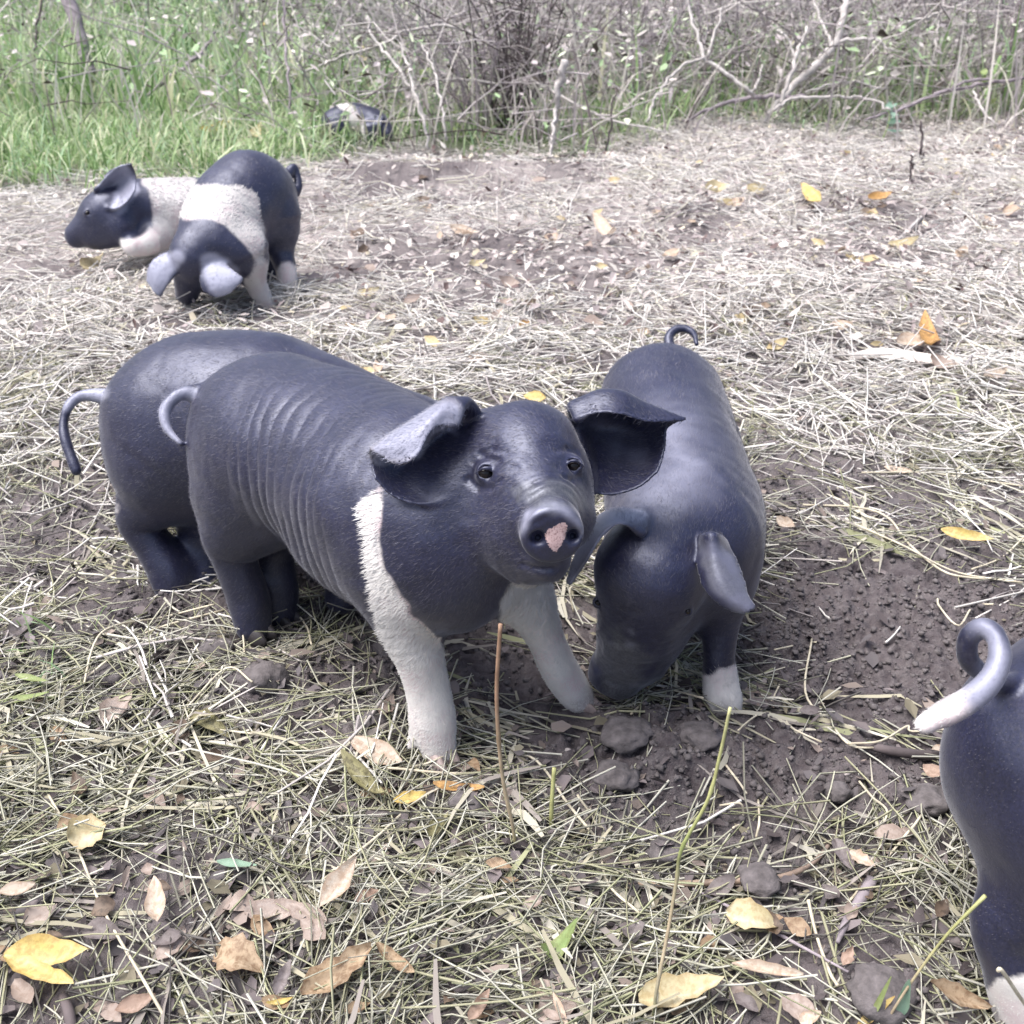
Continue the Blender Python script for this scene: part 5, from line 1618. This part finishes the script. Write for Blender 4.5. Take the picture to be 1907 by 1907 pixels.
# sticks and twigs on the ground
STK = [
    ('thin brown twig curving across the right foreground soil', [(1165, 1650), (1290, 1645), (1380, 1640), (1460, 1632), (1520, 1602), (1562, 1545)], [.0030, .0032, .0032, .003, .0026, .0016], 'tan'),
    ('stubby grey stick tapering towards us in the right foreground', [(1622, 1640), (1600, 1680), (1575, 1720), (1560, 1755)], [.0062, .0056, .0042, .0018], 'wood_grey'),
    ('dark flat stick under straw beside the rump', [(1590, 1382), (1660, 1398), (1770, 1412)], [.0035, .0055, .006], 'wood_dark'),
    ('dark broken peg at the bottom left edge', [(118, 1855), (128, 1885), (135, 1925)], [.0042, .0048, .005], 'wood_dark'),
    ('dark twig crossing over the lobed yellow leaf', [(1290, 1655), (1390, 1705), (1460, 1745), (1580, 1810)], [.0012, .0018, .0018, .001], 'wood_grey'),
    ('long dark twig lying diagonally on the far straw', [(1382, 252), (1450, 300), (1520, 340), (1590, 375)], [.004, .006, .006, .004], 'wood_dark'),
    ('dark twig continuing beyond the long one, far right', [(1600, 372), (1640, 398), (1698, 438)], [.006, .006, .004], 'wood_dark'),
    ('short dark stub of root beneath the yellow leaf, far', [(1548, 372), (1570, 395), (1590, 425)], [.008, .012, .008], 'wood_dark'),
    ('pale stick lying flat on the straw left of the bank', [(1290, 558), (1350, 560), (1420, 556)], [.004, .0045, .004], 'wood_pale'),
    ('dark twig lying on the far straw below the bush', [(960, 305), (1040, 292), (1130, 285)], [.004, .005, .004], 'wood_dark'),
    ('thin dark twig at the far right', [(1805, 390), (1850, 372), (1905, 350)], [.004, .005, .005], 'wood_dark'),
    ('pale peeled stick lying against the white stem, far right', [(1650, 470), (1720, 400), (1800, 320)], [.005, .005, .004], 'wood_pale'),
]
for lab, pts, r, mt in STK:
    q = [gh(a, b, .008) for a, b in pts]
    if mt == 'tan':
        col_tube('twig', lab, 'twig', q, r, [(.42, .33, .26), (.34, .26, .21), (.26, .21, .19)], 'twigs lying on the ground', 7)
    else:
        col_tube('twig', lab, 'twig', q, r, None, 'twigs lying on the ground', 7, mat=M[mt])
# a strip of pale bark on the straw at the right
q = [gh(a, b, .02) for a, b in [(1582, 668), (1640, 658), (1720, 668), (1800, 680)]]
c = catmull(q, 12); A = Acc(); wd = np.interp(np.linspace(0, 1, 12), [0, .3, .8, 1], [.006, .02, .018, .004])
rows = [c + np.array([0, 1, 0]) * wd[:, None] * s_ + np.array([0, 0, 1]) * (.012 - .012 * s_ * s_) for s_ in (-1, -.5, 0, .5, 1)]
rows += [r_ - np.array([0, 0, .003]) for r_ in rows[::-1]]
v = np.stack(rows, 1).reshape(-1, 3)
k = (np.arange(11) * 10)[:, None] + np.arange(10)[None]; k2 = (np.arange(11) * 10)[:, None] + (np.arange(10)[None] + 1) % 10
tag(mesh_obj('bark_strip', v, np.stack([k, k2, k2 + 10, k + 10], 2).reshape(-1, 4), simple_mat('pale_bark', (.70, .64, .60), .7, .15, 60), loc=c[6]),
    'pale curled strip of bark lying on the straw at the right', 'bark')


# clods and pebbles
def clod(label, px, py, rpx, flat=.7, mat='clod', name='soil_clod', cat='clod', seed=0, sub=3, rough=.28, group='clods of soil'):
    import bmesh
    bm = bmesh.new()
    bmesh.ops.create_icosphere(bm, subdivisions=sub, radius=1)
    V = np.array([v.co[:] for v in bm.verts]); F = np.array([[v.index for v in f.verts] for f in bm.faces])
    bm.free()
    p = gh(px, py); r = R(rpx, (p - CAM) @ FW)
    n_ = 1 + rough * fbm(V[:, 0] * 1.5, V[:, 1] * 1.5, V[:, 2] * 1.5 + seed * 7.3, seed=seed, oct=4, gain=.62)
    V = V * n_[:, None] * r * np.array([1, .9, flat])
    c = p + np.array([0, 0, r * flat * .35])
    return tag(mesh_obj(name, V + c, F, M[mat], loc=p, smooth=mat == 'clod'), label, cat, group)


CL = [('large rounded clod left of the front white leg, below the hind leg', 492, 1275, 42, .8),
      ('crumbly clod between the large one and the white foot', 700, 1345, 26, .7),
      ('clod just right of the crumbly one by the white foot', 738, 1370, 18, .8),
      ('flat clod at the left of the dug soil', 200, 1260, 36, .5),
      ('clod half covered with straw, left of the large one', 400, 1215, 34, .55),
      ('round clod with straw over it right of the orange leaf', 872, 1500, 36, .6),
      ('pale flat clod under the green stalk', 1240, 1592, 32, .55),
      ('rounded clod beneath the thin brown twig', 1415, 1645, 40, .55),
      ('dark mounded clod in the bottom right corner', 1640, 1858, 62, .6),
      ('pinkish clod beside the rump at the right edge', 1725, 1492, 40, .45),
      ('upper clod on the slope of soil below the muddy snout', 1150, 1452, 40, .5),
      ('small clod on the soil right of centre', 1560, 1478, 24, .6),
      ('grey clod under the standing rump straw', 1695, 1560, 30, .5),
      ('low broad clod between the two front piglets', 1170, 1372, 46, .45),
      ('low clod beside the white sock, on the mound', 1300, 1375, 44, .45)]
for i, (lab, px, py, r, fl) in enumerate(CL):
    clod(lab, px, py, r, fl, seed=i + 1)
for i, (lab, px, py, r) in enumerate([('pale pebble on the soil right of the white sock', 1424, 1270, 8), ('white pebble on the soil slope by the reddish stalk', 1058, 1400, 7),
                                      ('small pale pebble near the rump at the right', 1577, 1442, 6)]):
    clod(lab, px, py, r, .8, 'stone', 'pebble', 'pebble', 30 + i, 2, .12, 'pebbles on the soil')


# ------------------------------------------------------------------ the thicket behind the yard
def branch(label, pts, rad, mat, forks=(), group='bare branches in the thicket', name='bare_branch', cat='branch'):
    """pts are (px, py, depth); forks are further runs of the same branch"""
    A = Acc()
    for run, r in [(pts, rad)] + list(forks):
        q = catmull([P(*k) for k in run], max(6, len(run) * 5))
        q[1:-1] += rng.normal(0, .004, (len(q) - 2, 3))
        rr = np.interp(np.linspace(0, 1, len(q)), np.linspace(0, 1, len(r)), r)
        A.add(*tube(q, rr * 1.05, 6))
    v, f = A.out()
    base = v[np.argmin(v[:, 2])]
    return tag(mesh_obj(name, v, f, M[mat], loc=base), label, cat, group)


dB = lambda py, off=0: float((gh(953, py) - CAM) @ FW) + off
branch('thick pale branch leaning up to the right with a forked top', [(1425, 228, 4.75), (1440, 200, 4.72), (1490, 150, 4.7), (1535, 105, 4.7), (1560, 70, 4.7), (1575, -10, 4.7)], [.010, .014, .016, .018, .017, .015], 'wood_pale',
       [([(1555, 78, 4.7), (1620, 72, 4.68), (1640, 80, 4.66), (1665, 95, 4.64)], [.009, .008, .007, .005]), ([(1550, 85, 4.7), (1530, 40, 4.8), (1515, -5, 4.85)], [.007, .006, .005])])
branch('pale branch shaped like a Y, bending down to the thick pale one', [(1405, 180, 4.6), (1355, 138, 4.6), (1312, 106, 4.6), (1300, 70, 4.62), (1276, -10, 4.65)], [.008, .009, .009, .007, .006], 'wood_pale',
       [([(1316, 108, 4.6), (1332, 60, 4.58), (1346, 12, 4.56)], [.008, .006, .004]), ([(1312, 106, 4.6), (1262, 130, 4.55), (1225, 175, 4.5), (1203, 228, 4.45)], [.007, .006, .006, .005])])
branch('straight pale branch rising beside the thick one', [(1448, 210, 4.65), (1462, 170, 4.62), (1482, 110, 4.6), (1503, 48, 4.58)], [.008, .009, .009, .006], 'wood_pale', [([(1482, 110, 4.6), (1465, 70, 4.6), (1448, 56, 4.6)], [.006, .005, .004])])
branch('short pale peg of branch left of the straight one', [(1400, 172, 4.7), (1412, 150, 4.7), (1420, 120, 4.7)], [.007, .006, .004], 'wood_pale')
branch('long low branch arching right from the thick pale one', [(1440, 205, 4.6), (1480, 182, 4.6), (1560, 182, 4.6), (1620, 186, 4.6), (1660, 205, 4.55)], [.007, .007, .006, .006, .005], 'wood_pale', [([(1500, 172, 4.65), (1570, 152, 4.7), (1645, 165, 4.7)], [.004, .006, .004])])
branch('grey branch sweeping from the thicket to the right edge', [(1610, 225, 4.6), (1670, 205, 4.6), (1750, 172, 4.6), (1820, 158, 4.65), (1910, 145, 4.7)], [.005, .007, .008, .008, .008], 'wood_grey', [([(1740, 176, 4.6), (1762, 168, 4.6), (1800, 150, 4.6), (1860, 150, 4.6)], [.006, .006, .006, .005])])
branch('long pale branch rising to the right near the top edge', [(1640, 62, 5.2), (1700, 40, 5.2), (1760, 20, 5.2), (1800, 4, 5.2)], [.007, .009, .009, .008], 'wood_pale')
branch('curved pale twig at the right edge above the leaves', [(1813, 170, 4.6), (1825, 200, 4.55), (1860, 235, 4.5)], [.005, .006, .004], 'wood_pale')
branch('pale arching branch from the brush pile to the right', [(950, 155, 4.6), (990, 152, 4.55), (1030, 172, 4.5), (1100, 208, 4.45), (1165, 230, 4.4), (1240, 245, 4.35)], [.005, .006, .006, .006, .005, .004], 'wood_pale')
branch('broken upright stick with a pale frayed top', [(1025, 292, 4.15), (1033, 220, 4.1), (1040, 170, 4.05), (1052, 112, 4.0)], [.006, .009, .012, .014], 'wood_pale', [([(1036, 205, 4.08), (1030, 250, 4.06), (1024, 292, 4.05)], [.007, .006, .004])])
branch('thin dark upright stem right of the broken stick', [(1128, 282, 4.2), (1137, 230, 4.18), (1146, 165, 4.15)], [.004, .0045, .003], 'wood_dark')
branch('long slanting pale stem falling right beside the brush pile', [(815, 252, 4.4), (775, 185, 4.4), (735, 120, 4.45), (695, 70, 4.5), (684, 30, 4.55)], [.006, .007, .007, .006, .005], 'wood_pale')
branch('upright pale stem crossing the slanting one', [(798, 278, 4.3), (784, 215, 4.3), (764, 140, 4.35), (745, 80, 4.4)], [.006, .007, .006, .004], 'wood_pale')
branch('pale upright stem right of the crossing pair', [(832, 262, 4.3), (822, 190, 4.3), (808, 130, 4.35), (786, 84, 4.4)], [.006, .006, .005, .004], 'wood_pale')
branch('grey bough arching over the far piglet', [(540, 145, 4.8), (590, 125, 4.75), (640, 105, 4.7), (720, 78, 4.7), (760, 55, 4.7), (850, 52, 4.7), (920, 85, 4.7)], [.004, .006, .007, .007, .006, .006, .004], 'wood_pale')
branch('low pale branch running level into the brush pile', [(665, 178, 4.6), (760, 165, 4.6), (850, 145, 4.6), (930, 160, 4.6)], [.004, .006, .006, .004], 'wood_pale', [([(700, 172, 4.6), (730, 140, 4.6), (760, 120, 4.6)], [.004, .004, .003])])
branch('upright bare stem left of the far piglet', [(540, 225, 4.6), (537, 150, 4.6), (532, 70, 4.65), (528, -10, 4.7)], [.006, .006, .006, .005], 'wood_grey')
branch('grey leaning stem in the green grass left of centre', [(272, 180, 5.0), (320, 140, 5.0), (370, 105, 5.0), (400, 60, 5.05)], [.008, .010, .010, .007], 'wood_grey')
branch('slim pale stem rising behind the yellow leaf', [(515, 140, 5.0), (490, 80, 5.0), (478, 40, 5.0)], [.006, .006, .004], 'wood_pale')
branch('short broken grey post at the top left', [(172, 135, 5.1), (160, 112, 5.1), (146, 60, 5.1), (128, -12, 5.1)], [.020, .026, .030, .034], 'wood_grey')
branch('thin dark green stem at the top left', [(62, 118, 5.3), (68, 60, 5.3), (78, -8, 5.3)], [.006, .006, .005], 'wood_dark')
branch('dark upright stem at the right edge', [(1868, 195, 4.9), (1880, 90, 4.95), (1902, -8, 5.0)], [.007, .008, .007], 'wood_dark')
branch('thin pale stem standing near the right edge', [(1735, 125, 5.0), (1745, 70, 5.0), (1752, 20, 5.0)], [.005, .006, .004], 'wood_pale')
branch('dark peg standing in the far straw, right', [(1698, 345, 3.6), (1697, 305, 3.58), (1696, 288, 3.57)], [.004, .004, .003], 'wood_dark')
branch('dark slim peg left of the right edge, near the bushes', [(1718, 310, 3.9), (1717, 280, 3.88), (1715, 225, 3.85)], [.004, .005, .004], 'wood_dark')
branch('fallen grey limb lying under the thick pale branch', [(1270, 225, 4.75), (1340, 195, 4.72), (1420, 180, 4.7), (1500, 178, 4.7)], [.006, .009, .010, .008], 'wood_grey')

RB = np.random.default_rng(11)


def shrub(label, x, y, h, nst, spread, mat, group, twigs=6, r0=.005, lean=0.):
    g = float(height(np.array([x]), np.array([y]))[0])
    base = np.array([x, y, g])
    root = tag(empty('bare_shrub', base), label, 'shrub', group)
    for i in range(nst):
        A = Acc()
        a = RB.uniform(0, 6.28)
        sp = RB.uniform(.2, 1) * spread
        hh = h * RB.uniform(.6, 1.1)
        tip = base + np.array([math.cos(a) * sp + lean, math.sin(a) * sp, hh])
        mid = base + (tip - base) * .5 + RB.normal(0, .06 * h, 3)
        st = base + np.array([math.cos(a), math.sin(a), 0]) * RB.uniform(.0, .06) - [0, 0, .01]
        q = catmull([st, mid, tip], 9)
        A.add(*tube(q, np.linspace(r0, r0 * .45, 9) * RB.uniform(.7, 1.2), 5))
        for _ in range(twigs):
            k = RB.integers(2, 9)
            dv = RB.normal(0, 1, 3); dv[2] = abs(dv[2]) * .7
            dv /= np.linalg.norm(dv)
            ln = RB.uniform(.12, .4) * h
            t1 = q[k] + dv * ln + [0, 0, -.1 * ln]
            w = catmull([q[k], q[k] + dv * ln * .5 + RB.normal(0, .02, 3), t1], 5)
            A.add(*tube(w, np.linspace(r0 * .5, r0 * .22, 5), 4))
        v, f = A.out()
        mesh_obj('branch', v, f, M[mat], root, base)
    return root


p = gh(945, 240)
shrub('dense dark brush pile of bare stems behind the broken stick', p[0], p[1], .62, 26, .30, 'wood_dark', 'bare shrubs behind the yard', 6, .006)
shrub('tangle of grey bare stems in front of the dark brush pile', p[0] - .12, p[1] - .08, .55, 14, .42, 'wood_grey', 'bare shrubs behind the yard', 6, .0045)
SHRUBMARK = [('the dark brush pile', 945, 220), ('the broken stick', 1040, 280), ('the far piglet', 665, 240), ('the Y-shaped branch', 1310, 190), ('the thick pale branch', 1480, 180), ('the dark right stem', 1870, 180), ('the long rising branch', 1720, 110), ('the slanting pale stem', 760, 200)]
for i, (px, py, h, ns, sp, mt) in enumerate([(1180, 215, .6, 9, .35, 'wood_grey'), (1330, 190, .6, 8, .35, 'wood_grey'), (760, 190, .6, 8, .4, 'wood_pale'), (660, 170, .55, 7, .4, 'wood_grey'),
                                            (1560, 190, .65, 9, .35, 'wood_grey'), (1700, 180, .7, 10, .4, 'wood_grey'), (1850, 190, .7, 10, .4, 'wood_grey'), (1960, 230, .7, 9, .4, 'wood_pale'),
                                            (1060, 170, .65, 9, .4, 'wood_pale'), (450, 130, .6, 6, .35, 'wood_grey'), (880, 130, .7, 9, .45, 'wood_grey'), (1250, 120, .75, 10, .45, 'wood_grey'), (1450, 110, .75, 9, .45, 'wood_pale'),
                                            (1640, 110, .8, 10, .45, 'wood_grey'), (1800, 100, .8, 10, .45, 'wood_grey'), (1120, 90, .8, 10, .5, 'wood_dark'), (700, 90, .8, 8, .5, 'wood_grey'), (1000, 60, .9, 9, .5, 'wood_grey'), (1380, 60, .9, 9, .5, 'wood_dark')]):
    p = gh(px, py)
    SPREAD.append((None, 'x', None)); SPREAD[-1] = (shrub('leafless shrub', p[0], p[1], h, ns, sp, mt, 'leafless shrubs of the thicket', 7, .0045), {'wood_grey': 'leafless grey shrub', 'wood_pale': 'leafless pale shrub', 'wood_dark': 'leafless dark shrub'}[mt], SHRUBMARK)


def weed(label, x, y, h, n, mat, lw, group='leafy weeds in the verge'):
    g = float(height(np.array([x]), np.array([y]))[0])
    base = np.array([x, y, g])
    root = tag(empty('leafy_weed', base), label, 'weed', group)
    top = base + np.array([RB.normal(0, .06), RB.normal(0, .06), h])
    q = catmull([base - [0, 0, .01], (base + top) / 2 + RB.normal(0, .02, 3), top], 8)
    v, f, t = tube(q, np.linspace(.004, .002, 8), 5)
    mesh_obj('stem', v, [f, t], M['wood_grey'] if RB.random() < .4 else M['stalk_green'], root, base)
    for i in range(n):
        k = q[RB.integers(2, 8)]
        a = RB.uniform(0, 6.28)
        ln = lw * RB.uniform(.6, 1.3)
        ax = np.array([math.cos(a), math.sin(a), RB.uniform(-.3, .6)]); ax /= np.linalg.norm(ax)
        nn = np.array([0, 0, 1.]); nn = nn - ax * (nn @ ax) + RB.normal(0, .3, 3); nn -= ax * (nn @ ax); nn /= np.linalg.norm(nn)
        s2 = np.cross(nn, ax)
        V, F, E = leaf_shape(ln, ln * .55, .3, .25, int(RB.integers(1e6)), .05, 6, 3, 0)
        c = k + ax * ln * .6
        mesh_obj('leaf', c + V[:, :1] * ax + V[:, 1:2] * s2 + V[:, 2:] * nn, F, LEAF[mat], root, base, attrs={'edge': E * .3})
    return root


M['stalk_green'] = simple_mat('green_stem', (.20, .27, .12), .6, .3, 40)
for lab, px, py, h, n, mt, lw in [
    ('weed with broad bluish leaves at the top left of centre', 415, 95, .42, 12, 'teal', .07),
    ('weed with yellow leaves hanging over the grass', 500, 120, .40, 8, 'yellow', .06),
    ('pale green weed right of the yellow one', 540, 150, .34, 12, 'green', .05),
    ('leafy green weed in front of the brush pile', 770, 225, .22, 12, 'green', .05),
    ('bright green weed just right of the brush pile', 1110, 140, .35, 14, 'green', .055),
    ('small green plant at the edge of the straw by the slanting stems', 850, 262, .12, 10, 'green', .04),
    ('bluish weed at the top right', 1725, 120, .36, 12, 'teal', .055),
    ('green weed at the foot of the arching grey branch, right', 1840, 235, .2, 12, 'green', .05),
    ('low bluish plant on the straw edge, right', 1640, 265, .12, 8, 'teal', .05),
    ('green weed with pale leaves between the slanting stems', 690, 200, .3, 12, 'pale', .04),
    ('tall pale green weed at the top, right of centre', 1440, 60, .5, 14, 'green', .055),
    ('weed with small cream leaves behind the Y-shaped branch', 1260, 100, .45, 12, 'cream', .04),
    ('leafy weed at the top edge above the slanting stems', 800, 60, .5, 14, 'green', .06),
    ('leafy weed at the top edge above the dark brush', 980, 50, .5, 14, 'teal', .06),
    ('green weed among the grass at the top left edge', 40, 70, .4, 12, 'green', .06),
    ('green weed behind the broken grey post', 230, 60, .45, 12, 'green', .06),
]:
    p = gh(px, py)
    weed(lab, p[0], p[1], h, n, mt, lw)
name_by_neighbours()
print('total', time.time() - T0)
